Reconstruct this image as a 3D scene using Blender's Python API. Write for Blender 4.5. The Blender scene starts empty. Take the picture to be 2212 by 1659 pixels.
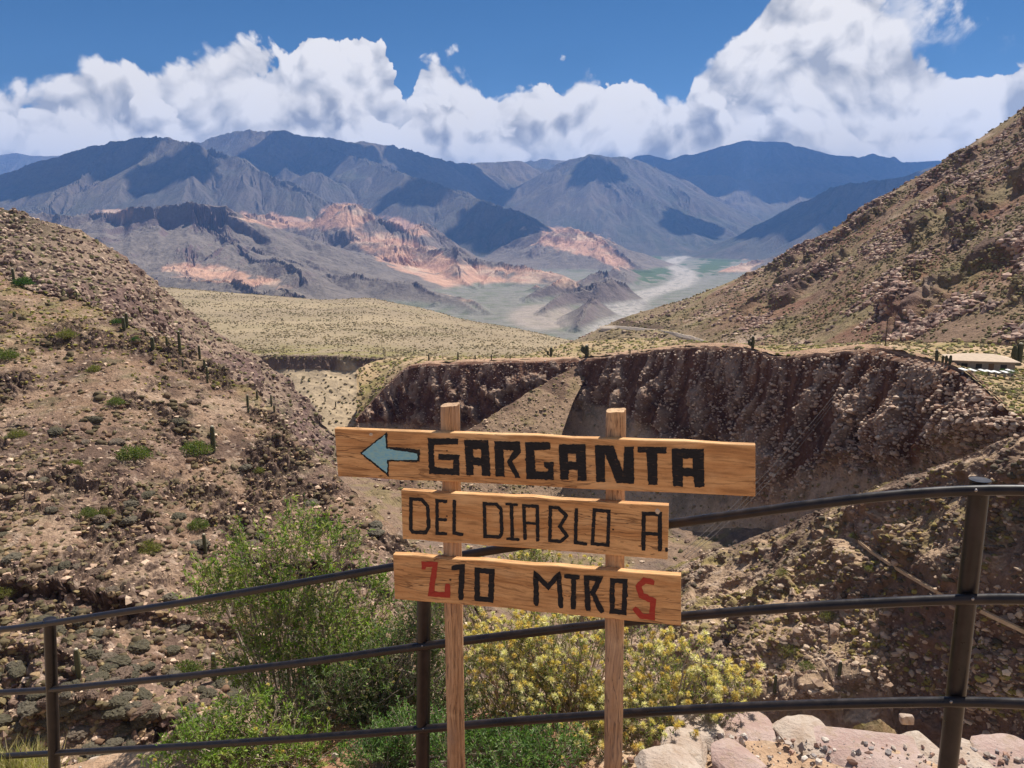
import bpy, math, random
import numpy as np
from mathutils import Vector, Matrix

random.seed(7)
RNG = np.random.default_rng(11)
R = math.radians
scene = bpy.context.scene
COL = scene.collection

# ------------------------------------------------------------------ camera
PITCH = R(11.0)
F = 1703.0                       # focal length in units of a 2212 px wide frame
EYE = np.array([0.0, 0.0, 0.0])
cam_d = bpy.data.cameras.new("camera")
cam_d.sensor_width = 36.0
cam_d.lens = 36.0 * F / 2212.0
cam_d.clip_start = 0.05
cam_d.clip_end = 80000.0
cam = bpy.data.objects.new("camera", cam_d)
COL.objects.link(cam)
cam.location = EYE
cam.rotation_euler = (R(90) - PITCH, 0, 0)
scene.camera = cam

# ------------------------------------------------------------------ light
SUN_EL, SUN_AZ = R(57.0), R(34.0)          # azimuth clockwise from the view direction (+Y)
sun_d = bpy.data.lights.new("sun", 'SUN')
sun_d.energy = 5.0
sun_d.angle = R(0.53)
sun_d.color = (1.0, 0.95, 0.87)
sun = bpy.data.objects.new("sun", sun_d)
COL.objects.link(sun)
SUN_DIR = Vector((math.sin(SUN_AZ) * math.cos(SUN_EL), math.cos(SUN_AZ) * math.cos(SUN_EL), math.sin(SUN_EL)))
sun.rotation_euler = SUN_DIR.to_track_quat('Z', 'Y').to_euler()

scene.view_settings.view_transform = 'Standard'
scene.view_settings.look = 'None'
scene.view_settings.exposure = 0.58
scene.view_settings.gamma = 1.0
scene.render.engine = 'CYCLES'
scene.cycles.use_denoising = True
scene.cycles.denoiser = 'OPENIMAGEDENOISE'
scene.cycles.denoising_input_passes = 'RGB_ALBEDO_NORMAL'
scene.cycles.denoising_prefilter = 'ACCURATE'
scene.cycles.max_bounces = 6
scene.cycles.diffuse_bounces = 3
scene.cycles.volume_bounces = 1
scene.cycles.transparent_max_bounces = 8
scene.cycles.use_adaptive_sampling = False


def ray(px, py):
    u = (np.asarray(px, float) - 1106.0) / F
    v = (829.5 - np.asarray(py, float)) / F
    y = math.cos(PITCH) + v * math.sin(PITCH)
    z = -math.sin(PITCH) + v * math.cos(PITCH)
    return u, y, z


def at(px, py, Y):
    """photo position (2212 px frame) at a distance of Y metres in front of the camera"""
    u, y, z = ray(px, py)
    s = np.asarray(Y, float) / y
    return np.stack(np.broadcast_arrays(u * s, np.asarray(Y, float), z * s), -1)


def proj(P):
    """world points to photo positions"""
    c, s = math.cos(PITCH), math.sin(PITCH)
    f = P[..., 1] * c - P[..., 2] * s
    up = P[..., 1] * s + P[..., 2] * c
    return 1106 + F * P[..., 0] / f, 829.5 - F * up / f


# ------------------------------------------------------------------ world
class NT:
    """small helper round a node tree"""
    def __init__(self, nt):
        self.nt = nt
        nt.nodes.clear()

    def n(self, t, **kw):
        nd = self.nt.nodes.new(t)
        ins = kw.pop('ins', {})
        for k, v in kw.items():
            setattr(nd, k, v)
        for k, v in ins.items():
            self.put(nd.inputs[k], v)
        return nd

    def put(self, sock, v):
        if hasattr(v, 'is_output'):
            self.nt.links.new(v, sock)
        elif isinstance(v, (tuple, list)) and len(v) == 3 and sock.type == 'RGBA':
            sock.default_value = (*v, 1)
        else:
            sock.default_value = v

    def m(self, op, a, b=0.0, c=0.0, clamp=False):
        nd = self.n('ShaderNodeMath', operation=op, use_clamp=clamp)
        self.put(nd.inputs[0], a); self.put(nd.inputs[1], b); self.put(nd.inputs[2], c)
        return nd.outputs[0]

    def mr(self, v, a, b, c=0.0, d=1.0, smooth=True):
        nd = self.n('ShaderNodeMapRange', interpolation_type='SMOOTHSTEP' if smooth else 'LINEAR')
        for i, x in enumerate((v, a, b, c, d)):
            self.put(nd.inputs[i], x)
        return nd.outputs[0]

    def mix(self, f, a, b, blend='MIX'):
        nd = self.n('ShaderNodeMix', data_type='RGBA', blend_type=blend)
        self.put(nd.inputs[0], f); self.put(nd.inputs[6], a); self.put(nd.inputs[7], b)
        return nd.outputs[2]

    def noise(self, vec, scale, detail=4.0, rough=0.55, dist=0.0, dims='3D', out=0, lac=2.0):
        nd = self.n('ShaderNodeTexNoise', noise_dimensions=dims)
        self.put(nd.inputs['Vector'], vec)
        nd.inputs['Scale'].default_value = scale
        nd.inputs['Detail'].default_value = detail
        nd.inputs['Roughness'].default_value = rough
        nd.inputs['Distortion'].default_value = dist
        nd.inputs['Lacunarity'].default_value = lac
        return nd.outputs[out]

    def voro(self, vec, scale, feature='F1', detail=0.0, rough=0.5, dims='3D', out='Distance', smooth=0.5):
        nd = self.n('ShaderNodeTexVoronoi', voronoi_dimensions=dims, feature=feature)
        self.put(nd.inputs['Vector'], vec)
        nd.inputs['Scale'].default_value = scale
        nd.inputs['Detail'].default_value = detail
        nd.inputs['Roughness'].default_value = rough
        if feature == 'SMOOTH_F1':
            nd.inputs['Smoothness'].default_value = smooth
        return nd.outputs[out]

    def vm(self, op, a, b=(0, 0, 0)):
        nd = self.n('ShaderNodeVectorMath', operation=op)
        self.put(nd.inputs[0], a)
        if op == 'SCALE':
            self.put(nd.inputs['Scale'], b)
        else:
            self.put(nd.inputs[1], b)
        return nd.outputs[0]

    def xyz(self, x, y, z=0.0):
        nd = self.n('ShaderNodeCombineXYZ')
        self.put(nd.inputs[0], x); self.put(nd.inputs[1], y); self.put(nd.inputs[2], z)
        return nd.outputs[0]


def azel(px, py):
    u, y, z = ray(px, py)
    return math.atan2(u, y), math.atan2(z, math.hypot(u, y))


world = bpy.data.worlds.new("World")
scene.world = world
world.use_nodes = True
W = NT(world.node_tree)
SKY_STRENGTH = 0.05   # bright high-altitude sky


def build_world():
    sky = W.n('ShaderNodeTexSky', sky_type='NISHITA', sun_disc=False, sun_elevation=SUN_EL, sun_rotation=SUN_AZ,
              altitude=2900.0, air_density=1.0, dust_density=0.3, ozone_density=2.0)
    tc = W.n('ShaderNodeTexCoord')
    d = W.vm('NORMALIZE', tc.outputs['Generated'])
    sp = W.n('ShaderNodeSeparateXYZ', ins={0: d})
    az = W.m('ARCTAN2', sp.outputs[0], sp.outputs[1])
    el = W.m('ARCSINE', sp.outputs[2])
    P = W.xyz(az, el, 0.0)
    # drifting of the cloud texture
    w1 = W.n('ShaderNodeTexNoise', noise_dimensions='2D')
    W.put(w1.inputs['Vector'], P)
    w1.inputs['Scale'].default_value = 9.0
    w1.inputs['Detail'].default_value = 3.0
    wv = W.vm('SUBTRACT', w1.outputs['Color'], (0.5, 0.5, 0.5))
    Pw = W.vm('ADD', P, W.vm('SCALE', wv, 0.05))

    A0, A1, E0, E1 = -0.75, 0.75, -0.10, 0.60

    def billow(vec, seed):
        v = W.vm('ADD', vec, (seed, seed * 0.37, seed * 1.7))
        a = W.voro(v, 13.0, 'F1', 4.0, 0.5, dims='2D')
        b = W.noise(v, 16.0, 8.0, 0.58, dims='2D')
        return W.m('ADD', W.m('MULTIPLY', a, -0.8), W.m('MULTIPLY', b, 0.75))

    def puff(vec, seed):
        v = W.vm('ADD', vec, (seed, seed * 0.37, seed * 1.7))
        a = W.voro(v, 13.0, 'F1', 2.0, 0.45, dims='2D')
        b = W.noise(v, 16.0, 3.0, 0.5, dims='2D')
        return W.m('ADD', W.m('MULTIPLY', a, -0.8), W.m('MULTIPLY', b, 0.75))

    def layer(pts, seed, amp, soft, depth, white, grey, floor=None):
        fc = W.n('ShaderNodeFloatCurve')
        xs = W.mr(az, A0, A1, 0, 1, False)
        W.put(fc.inputs['Value'], xs)
        cv = fc.mapping.curves[0]
        ae = [azel(*p) for p in pts]
        co = [((a - A0) / (A1 - A0), (e - E0) / (E1 - E0)) for a, e in ae]
        while len(cv.points) < len(co):
            cv.points.new(0.5, 0.5)
        for p, c in zip(cv.points, co):
            p.location = c
            p.handle_type = 'AUTO_CLAMPED'
        fc.mapping.update()
        top = W.mr(fc.outputs[0], 0, 1, E0, E1, False)
        b0 = billow(Pw, seed)
        b1 = billow(W.vm('ADD', Pw, (0.006, 0.013, 0.0)), seed)
        dep = W.m('ADD', W.m('SUBTRACT', top, el), W.m('MULTIPLY', b0, amp))
        s0 = puff(Pw, seed)
        s1 = puff(W.vm('ADD', Pw, (0.010, 0.020, 0.0)), seed)
        sv = W.mr(W.noise(W.vm('ADD', P, (seed, 1.0, 0.0)), 5.0, 2.0, 0.5, dims='2D'), 0.35, 0.65, 0.45 * soft, 2.2 * soft)
        mask = W.mr(dep, 0.0, sv)
        # light from above and from the right: bumps that rise towards the sun are bright
        lit = W.m('ADD', W.m('MULTIPLY', W.m('SUBTRACT', b0, b1), 1.3), W.m('MULTIPLY', W.m('SUBTRACT', s0, s1), 1.3))
        low = W.noise(W.vm('ADD', W.vm('MULTIPLY', Pw, (1.0, 1.5, 1.0)), (seed * 3.1, 4.4, 1.0)), 8.0, 5.0, 0.55, dims='2D')
        body = W.mr(W.m('ADD', dep, W.m('MULTIPLY', W.m('SUBTRACT', low, 0.5), 0.42)), -0.01, depth)
        shade = W.m('SUBTRACT', body, lit)
        shade = W.m('ADD', shade, 0.0, clamp=True)
        colr = W.mix(shade, white, grey)
        return mask, colr

    k = 0.625 / SKY_STRENGTH
    wht = (1.07 * k, 1.01 * k, 0.94 * k)
    gry = (0.38 * k, 0.375 * k, 0.385 * k)
    gr2 = (0.47 * k, 0.465 * k, 0.47 * k)
    out = W.n('ShaderNodeHueSaturation', ins={'Hue': 0.5, 'Saturation': 1.32, 'Value': 0.80, 'Color': sky.outputs[0]}).outputs[0]
    # thin high scraps upper right
    back = [(-500, 240), (-60, 150), (60, 122), (130, 118), (200, 130), (250, 118), (300, 128), (370, 108), (440, 105), (500, 78), (560, 72), (600, 80),
            (640, 40), (700, 30), (760, 40), (820, 62), (850, 110), (862, 160), (880, 185), (905, 120), (960, 105), (1010, 118), (1060, 142),
            (1120, 130), (1190, 118), (1230, 130), (1300, 138), (1350, 125), (1390, 152), (1440, 165), (1480, 175), (1500, 90), (1540, 50),
            (1620, -40), (1700, -90), (1850, -100), (1940, -50), (1990, 50), (2060, 90), (2130, 80), (2220, 50), (2400, 20), (2700, 80)]
    m1, c1 = layer(back, 3.7, 0.055, 0.007, 0.24, wht, gr2)
    out = W.mix(m1, out, c1)
    mid = [(-500, 330), (-40, 190), (60, 175), (160, 185), (260, 200), (360, 175), (470, 190), (560, 150), (640, 150), (730, 170), (800, 200), (850, 230), (900, 185),
           (960, 200), (1040, 215), (1130, 190), (1190, 170), (1260, 150), (1320, 160), (1400, 190), (1480, 175), (1560, 190), (1640, 180),
           (1700, 190), (1760, 200), (1850, 215), (1940, 230), (2050, 215), (2160, 205), (2260, 220), (2700, 280)]
    m2, c2 = layer(mid, 11.3, 0.06, 0.014, 0.17, wht, gry)
    out = W.mix(m2, out, c2)
    low = [(-500, 380), (-40, 255), (80, 262), (200, 290), (330, 275), (430, 262), (520, 255), (600, 262), (700, 285), (800, 262), (900, 280),
           (1000, 262), (1100, 285), (1200, 275), (1300, 270), (1400, 290), (1500, 275), (1600, 285), (1700, 255), (1800, 275), (1900, 290), (2000, 300),
           (2100, 310), (2300, 310), (2700, 340)]
    m3, c3 = layer(low, 23.9, 0.05, 0.035, 0.12, (0.92 * k, 0.88 * k, 0.83 * k), (0.43 * k, 0.42 * k, 0.41 * k))
    out = W.mix(m3, out, c3)
    sm = W.m('MULTIPLY', W.mr(W.noise(Pw, 11.0, 8.0, 0.58, dims='2D'), 0.50, 0.66), W.m('MULTIPLY', W.mr(az, 0.38, 0.46), W.mr(el, 0.175, 0.215)))
    out = W.mix(W.m('MULTIPLY', sm, 0.9), out, wht)
    # scattered fair weather cloud over the rest of the sky (out of the picture)
    cmask = W.mr(W.noise(d, 2.2, 7.0, 0.55, 0.3), 0.52, 0.64)
    behind = W.mr(sp.outputs[1], 0.55, 0.25)
    above = W.mr(sp.outputs[2], 0.02, 0.12)
    out = W.mix(W.m('MULTIPLY', W.m('MULTIPLY', cmask, behind), above), out, (0.85 * k, 0.86 * k, 0.88 * k))
    bg = W.n('ShaderNodeBackground', ins={'Color': out, 'Strength': SKY_STRENGTH})
    wo = W.n('ShaderNodeOutputWorld')
    W.nt.links.new(bg.outputs[0], wo.inputs['Surface'])
    world.cycles.sampling_method = 'MANUAL'
    world.cycles.sample_map_resolution = 512


build_world()

# ------------------------------------------------------------------ haze: the air between here and the far range
HAZE_DENSITY = 3.7e-5


def build_haze():
    x, y0, y1, z0, z1 = 23000.0, -3000.0, 23500.0, -461.0, 1850.0
    v = [(-x, y0, z0), (x, y0, z0), (x, y1, z0), (-x, y1, z0), (-x, y0, z1), (x, y0, z1), (x, y1, z1), (-x, y1, z1)]
    f = [(0, 3, 2, 1), (4, 5, 6, 7), (0, 1, 5, 4), (1, 2, 6, 5), (2, 3, 7, 6), (3, 0, 4, 7)]
    me = bpy.data.meshes.new('haze')
    me.from_pydata(v, [], f)
    o = bpy.data.objects.new('haze', me)
    COL.objects.link(o)
    o['kind'] = 'stuff'
    o['label'] = 'pale blue haze in the air over the valley'
    m = bpy.data.materials.new('haze_air')
    m.use_nodes = True
    t = NT(m.node_tree)
    pv = t.n('ShaderNodeVolumePrincipled')
    pv.inputs['Color'].default_value = (0.19, 0.43, 1.0, 1)
    pv.inputs['Density'].default_value = HAZE_DENSITY
    pv.inputs['Anisotropy'].default_value = 0.1
    t.nt.links.new(pv.outputs[0], t.n('ShaderNodeOutputMaterial').inputs['Volume'])
    me.materials.append(m)


build_haze()


def build_clouds():
    """cumulus over the far range, high above the view; their shadows lie on the mountains"""
    m = bpy.data.materials.new('cloud'); m.use_nodes = True
    t = NT(m.node_tree)
    b = t.n('ShaderNodeBsdfDiffuse', ins={'Color': (0.9, 0.9, 0.92, 1)})
    t.nt.links.new(b.outputs[0], t.n('ShaderNodeOutputMaterial').inputs['Surface'])
    sd = np.array(SUN_DIR[:])
    for i, (px, py, Y, r) in enumerate([(640, 350, 10700, 620), (740, 345, 10900, 420), (980, 395, 11700, 900), (1110, 478, 7700, 330), (1060, 455, 7900, 260), (1290, 385, 10900, 300), (1180, 400, 12300, 420), (1650, 345, 15500, 1900),
                                        (1850, 345, 15500, 1500), (1800, 430, 8500, 620), (40, 395, 8700, 700), (170, 410, 8300, 420), (1500, 470, 9700, 330), (350, 420, 7900, 300), (900, 420, 8700, 260), (1400, 360, 12500, 500)]):
        P = at(px, py, Y)
        C = P + sd * ((5300.0 + 150 * (i % 4) - P[2]) / sd[2])
        v, f = CLOUD_BALL
        rr = 1 + 0.75 * fbm(v, 0.7, 5, seed=700 + i, gain=0.62)
        w = v * rr[:, None] * np.array([r * 1.25, r, r * 0.38])
        w[:, 2] = np.where(w[:, 2] < 0, w[:, 2] * 0.35, w[:, 2])
        o = mesh_obj('cloud', w, f, m, None, True, loc=C)
        tag(o, 'white cumulus cloud high over the far mountains', 'cloud', 'clouds over the far mountains')


# ------------------------------------------------------------------ numpy noise
_PERM = RNG.permutation(256).astype(np.int32)
_PERM = np.concatenate([_PERM, _PERM, _PERM])
_G = np.array([(1, 1, 0), (-1, 1, 0), (1, -1, 0), (-1, -1, 0), (1, 0, 1), (-1, 0, 1), (1, 0, -1), (-1, 0, -1),
               (0, 1, 1), (0, -1, 1), (0, 1, -1), (0, -1, -1), (1, 1, 0), (-1, 1, 0), (0, -1, 1), (0, -1, -1)], np.float32)


def pnoise(x, y, z):
    x = np.asarray(x, np.float64); y = np.asarray(y, np.float64); z = np.asarray(z, np.float64)
    xi = np.floor(x); yi = np.floor(y); zi = np.floor(z)
    xf = (x - xi).astype(np.float32); yf = (y - yi).astype(np.float32); zf = (z - zi).astype(np.float32)
    X = xi.astype(np.int64) & 255; Y = yi.astype(np.int64) & 255; Z = zi.astype(np.int64) & 255
    u = xf * xf * xf * (xf * (xf * 6 - 15) + 10)
    v = yf * yf * yf * (yf * (yf * 6 - 15) + 10)
    w = zf * zf * zf * (zf * (zf * 6 - 15) + 10)
    def g(dx, dy, dz):
        h = _PERM[_PERM[_PERM[X + dx] + Y + dy] + Z + dz] & 15
        gr = _G[h]
        return gr[..., 0] * (xf - dx) + gr[..., 1] * (yf - dy) + gr[..., 2] * (zf - dz)
    a = g(0, 0, 0); a = a + u * (g(1, 0, 0) - a)
    b = g(0, 1, 0); b = b + u * (g(1, 1, 0) - b)
    a = a + v * (b - a)
    c = g(0, 0, 1); c = c + u * (g(1, 0, 1) - c)
    e = g(0, 1, 1); e = e + u * (g(1, 1, 1) - e)
    c = c + v * (e - c)
    return a + w * (c - a)


def fbm(P, scale, octv=5, gain=0.5, seed=0.0, ridged=False, stretch=(1, 1, 1)):
    x = P[..., 0] / scale * stretch[0] + seed * 17.13
    y = P[..., 1] / scale * stretch[1] + seed * 5.71
    z = P[..., 2] / scale * stretch[2] + seed * 9.37
    out = 0.0; a = 1.0; tot = 0.0
    for i in range(octv):
        n = pnoise(x, y, z)
        if ridged:
            n = 1.0 - 2.2 * np.abs(n)
        out = out + a * n
        tot += a
        a *= gain
        x = x * 2.03 + 3.1; y = y * 2.03 + 1.7; z = z * 2.03 + 5.3
    return out / tot


def sstep(a, b, x):
    t = np.clip((x - a) / (b - a), 0, 1)
    return t * t * (3 - 2 * t)


# ------------------------------------------------------------------ mesh helpers
def mesh_obj(name, verts, faces, mat=None, parent=None, smooth=False, loc=None, cols=None, link=True):
    """faces: int array (n,3|4) or list of arrays; verts in world space unless loc/parent offsets are given"""
    verts = np.asarray(verts, np.float32).reshape(-1, 3)
    if isinstance(faces, np.ndarray):
        faces = [faces]
    faces = [np.asarray(f, np.int32) for f in faces if len(f)]
    me = bpy.data.meshes.new(name)
    nl = sum(f.size for f in faces); nf = sum(len(f) for f in faces)
    me.vertices.add(len(verts)); me.loops.add(nl); me.polygons.add(nf)
    me.vertices.foreach_set('co', verts.ravel())
    me.loops.foreach_set('vertex_index', np.concatenate([f.ravel() for f in faces]))
    st = []; off = 0
    for f in faces:
        st.append(off + np.arange(len(f), dtype=np.int32) * f.shape[1]); off += f.size
    me.polygons.foreach_set('loop_start', np.concatenate(st).astype(np.int32))
    me.polygons.foreach_set('use_smooth', np.full(nf, smooth, bool))
    me.update(calc_edges=True)
    if cols is not None:
        ca = me.color_attributes.new('Col', 'FLOAT_COLOR', 'POINT')
        c4 = np.ones((len(verts), 4), np.float32); c4[:, :3] = cols.reshape(-1, 3)
        ca.data.foreach_set('color', c4.ravel())
    if mat is not None:
        me.materials.append(mat)
    o = bpy.data.objects.new(name, me)
    if link:
        COL.objects.link(o)
    if parent is not None:
        o.parent = parent
    if loc is not None:
        o.location = loc
    return o


def grid_faces(nv, nu):
    i = np.arange((nv - 1) * (nu - 1)).reshape(nv - 1, nu - 1)
    r = i // (nu - 1); c = i % (nu - 1)
    a = (r * nu + c).ravel()
    return np.stack([a, a + 1, a + nu + 1, a + nu], -1)


class Geo:
    """collects pieces into one mesh"""
    def __init__(self):
        self.v = []; self.f = {3: [], 4: []}; self.n = 0; self.c = []

    def add(self, v, f, col=None):
        v = np.asarray(v, float).reshape(-1, 3)
        fs = f if isinstance(f, list) else [f]
        for q in fs:
            q = np.asarray(q, np.int64)
            if len(q):
                self.f[q.shape[1]].append(q + self.n)
        self.v.append(v); self.n += len(v)
        if col is not None:
            self.c.append(np.broadcast_to(np.asarray(col, float), (len(v), 3)))

    def obj(self, name, mat, parent=None, smooth=False, origin=(0, 0, 0), link=True):
        v = np.concatenate(self.v) - np.asarray(origin, float)
        fs = [np.concatenate(self.f[k]) for k in (3, 4) if self.f[k]]
        cols = np.concatenate(self.c) if self.c else None
        return mesh_obj(name, v, fs, mat, parent, smooth, cols=cols, link=link)


def empty(name, loc, label=None, cat=None, group=None):
    o = bpy.data.objects.new(name, None)
    o.empty_display_size = 0.2
    COL.objects.link(o)
    o.location = [float(a) for a in loc]
    tag(o, label, cat, group)
    return o


def tag(o, label=None, cat=None, group=None, kind=None):
    if label: o['label'] = label
    if cat: o['category'] = cat
    if group: o['group'] = group
    if kind: o['kind'] = kind
    return o


def tube(path, rad, seg=10, cap=True):
    """tube along a polyline; rad scalar or per point"""
    P = np.asarray(path, float)
    n = len(P)
    rad = np.broadcast_to(np.asarray(rad, float), (n,))
    T = np.gradient(P, axis=0)
    T /= np.linalg.norm(T, axis=1)[:, None] + 1e-12
    ref = np.array([0, 0, 1.0]) if abs(T[0][2]) < 0.9 else np.array([0, 1.0, 0])
    N = np.cross(T, ref); N /= np.linalg.norm(N, axis=1)[:, None] + 1e-12
    B = np.cross(N, T)
    a = np.linspace(0, 2 * np.pi, seg, endpoint=False)
    ring = P[:, None] + rad[:, None, None] * (np.cos(a)[None, :, None] * N[:, None] + np.sin(a)[None, :, None] * B[:, None])
    V = ring.reshape(-1, 3)
    i = np.arange(n - 1)[:, None] * seg + np.arange(seg)[None]
    j = np.arange(n - 1)[:, None] * seg + (np.arange(seg)[None] + 1) % seg
    fq = np.stack([i, j, j + seg, i + seg], -1).reshape(-1, 4)
    ft = np.zeros((0, 3), int)
    if cap:
        V = np.concatenate([V, P[:1], P[-1:]])
        k = np.arange(seg); k2 = (k + 1) % seg
        c0, c1 = n * seg, n * seg + 1
        ft = np.concatenate([np.stack([np.full(seg, c0), k2, k], -1),
                             np.stack([np.full(seg, c1), (n - 1) * seg + k, (n - 1) * seg + k2], -1)])
    return V, [fq, ft]


def ico(sub=1):
    import bmesh
    bm = bmesh.new()
    bmesh.ops.create_icosphere(bm, subdivisions=sub, radius=1.0)
    v = np.array([p.co[:] for p in bm.verts]); f = np.array([[q.index for q in p.verts] for p in bm.faces])
    bm.free()
    return v, f


ICO1 = ico(1)
ICO2 = ico(2)
ICO3 = ico(3)
CLOUD_BALL = ico(5)
build_clouds()

# ------------------------------------------------------------------ materials
def material(name):
    m = bpy.data.materials.new(name)
    m.use_nodes = True
    t = NT(m.node_tree)
    b = t.n('ShaderNodeBsdfPrincipled')
    o = t.n('ShaderNodeOutputMaterial')
    t.nt.links.new(b.outputs[0], o.inputs['Surface'])
    b.inputs['Specular IOR Level'].default_value = 0.15
    b.inputs['Roughness'].default_value = 0.9
    return m, t, b


def bump(t, b, h, strength=0.5, dist=0.1):
    nd = t.n('ShaderNodeBump')
    nd.inputs['Strength'].default_value = strength
    nd.inputs['Distance'].default_value = dist
    t.put(nd.inputs['Height'], h)
    t.nt.links.new(nd.outputs[0], b.inputs['Normal'])


def col_terrain(name, s1, s2, var=0.5, bdist=0.3, bstr=0.6, rough=0.95, speck=None, speck_amt=0.0, speck_scale=1.0, tint=(1.04, 0.94, 0.82)):
    """terrain whose rock and soil colours come with the mesh; nodes add the fine grain"""
    m, t, b = material(name)
    pos = t.n('ShaderNodeNewGeometry').outputs['Position']
    c = t.n('ShaderNodeVertexColor', layer_name='Col').outputs[0]
    n1 = t.noise(pos, 1.0 / s1, 6.0, 0.62)
    n2 = t.noise(pos, 1.0 / s2, 5.0, 0.65)
    f = t.m('ADD', t.m('MULTIPLY', t.m('SUBTRACT', n1, 0.5), 2.0 * var), t.m('MULTIPLY', t.m('SUBTRACT', n2, 0.5), 2.4 * var))
    f = t.m('MAXIMUM', t.m('ADD', f, 1.0), 0.25)
    c = t.mix(1.0, c, t.xyz(t.m('MULTIPLY', f, tint[0]), t.m('MULTIPLY', f, tint[1]), t.m('MULTIPLY', f, tint[2])), 'MULTIPLY')
    if speck is not None:
        v = t.voro(pos, 1.0 / speck_scale, 'F1')
        nn = t.noise(pos, 0.35 / speck_scale, 3.0, 0.6)
        k = t.m('MULTIPLY', t.mr(v, 0.36, 0.24), t.mr(nn, 0.46, 0.56))
        c = t.mix(t.m('MULTIPLY', k, speck_amt), c, speck)
    t.put(b.inputs['Base Color'], c)
    b.inputs['Roughness'].default_value = rough
    b.inputs['Specular IOR Level'].default_value = 0.05
    h = t.m('ADD', t.m('MULTIPLY', n1, 0.6), n2)
    bump(t, b, h, bstr, bdist)
    return m


# ------------------------------------------------------------------ terrain: lofted landforms
PATCH = {}


def resample(cols, rowpts, nu, sm=3):
    """rowpts (n,3) at column positions cols -> nu points evenly spread"""
    xs = np.linspace(cols[0], cols[-1], nu)
    out = np.stack([np.interp(xs, cols, rowpts[:, k]) for k in range(3)], -1)
    w = max(1, int(nu / len(cols) / sm))
    if w > 1:
        ker = np.hanning(2 * w + 3)[1:-1]; ker /= ker.sum()
        pad = np.pad(out, ((w, w), (0, 0)), mode='reflect', reflect_type='odd')
        out = np.stack([np.convolve(pad[:, k], ker, 'valid') for k in range(3)], -1)
    return out


def loft(cols, rows, nu, counts, sm=3):
    """rows: list of (ys, Ys) or world (n,3) arrays; counts: number of mesh rows between consecutive rows"""
    cols = np.asarray(cols, float)
    W3 = []
    for r in rows:
        if isinstance(r, np.ndarray):
            W3.append(resample(cols, r, nu, sm))
        else:
            W3.append(resample(cols, at(cols, np.asarray(r[0], float), np.asarray(r[1], float)), nu, sm))
    G = []
    for i, c in enumerate(counts):
        s = np.linspace(0, 1, c, endpoint=(i == len(counts) - 1))
        G.append(W3[i][None] * (1 - s)[:, None, None] + W3[i + 1][None] * s[:, None, None])
    return np.concatenate(G)


def normals(G):
    du = np.gradient(G, axis=1); dv = np.gradient(G, axis=0)
    n = np.cross(du, dv)
    n /= np.linalg.norm(n, axis=-1)[..., None] + 1e-9
    flip = np.where((n * (EYE - G)).sum(-1) < 0, -1.0, 1.0)
    if (flip < 0).mean() > 0.5:
        n = -n
    return n


def land(name, G, cols, mat, smooth=False, label=None):
    o = mesh_obj(name, G, grid_faces(*G.shape[:2]), mat, smooth=smooth, cols=cols)
    o['kind'] = 'structure'
    if label: o['label'] = label
    px, py = proj(G)
    PATCH[name] = (G, px, py)
    return o


def spot(name, px, py):
    """the place on a landform seen at a photo position"""
    G, X, Y = PATCH[name]
    d = (X - px) ** 2 + (Y - py) ** 2
    d = np.where(d < 16.0, d * 0.02 + G[..., 1] * 1e-2, d + 1e3)
    k = np.argmin(d)
    return G.reshape(-1, 3)[k].copy()


def lerp3(a, b, t):
    return np.asarray(a, float) * (1 - t[..., None]) + np.asarray(b, float) * t[..., None]


def mixc(c, m, col):
    return c * (1 - m[..., None]) + np.asarray(col) * m[..., None]


def base_col(G, col):
    return np.broadcast_to(np.asarray(col, float), G.shape).copy()


SOIL = (0.27, 0.185, 0.135)
PALE = (0.37, 0.275, 0.21)
ROCK = (0.125, 0.092, 0.084)
PURP = (0.150, 0.105, 0.105)
SAGE = (0.125, 0.125, 0.075)
GRASS = (0.21, 0.20, 0.07)

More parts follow.
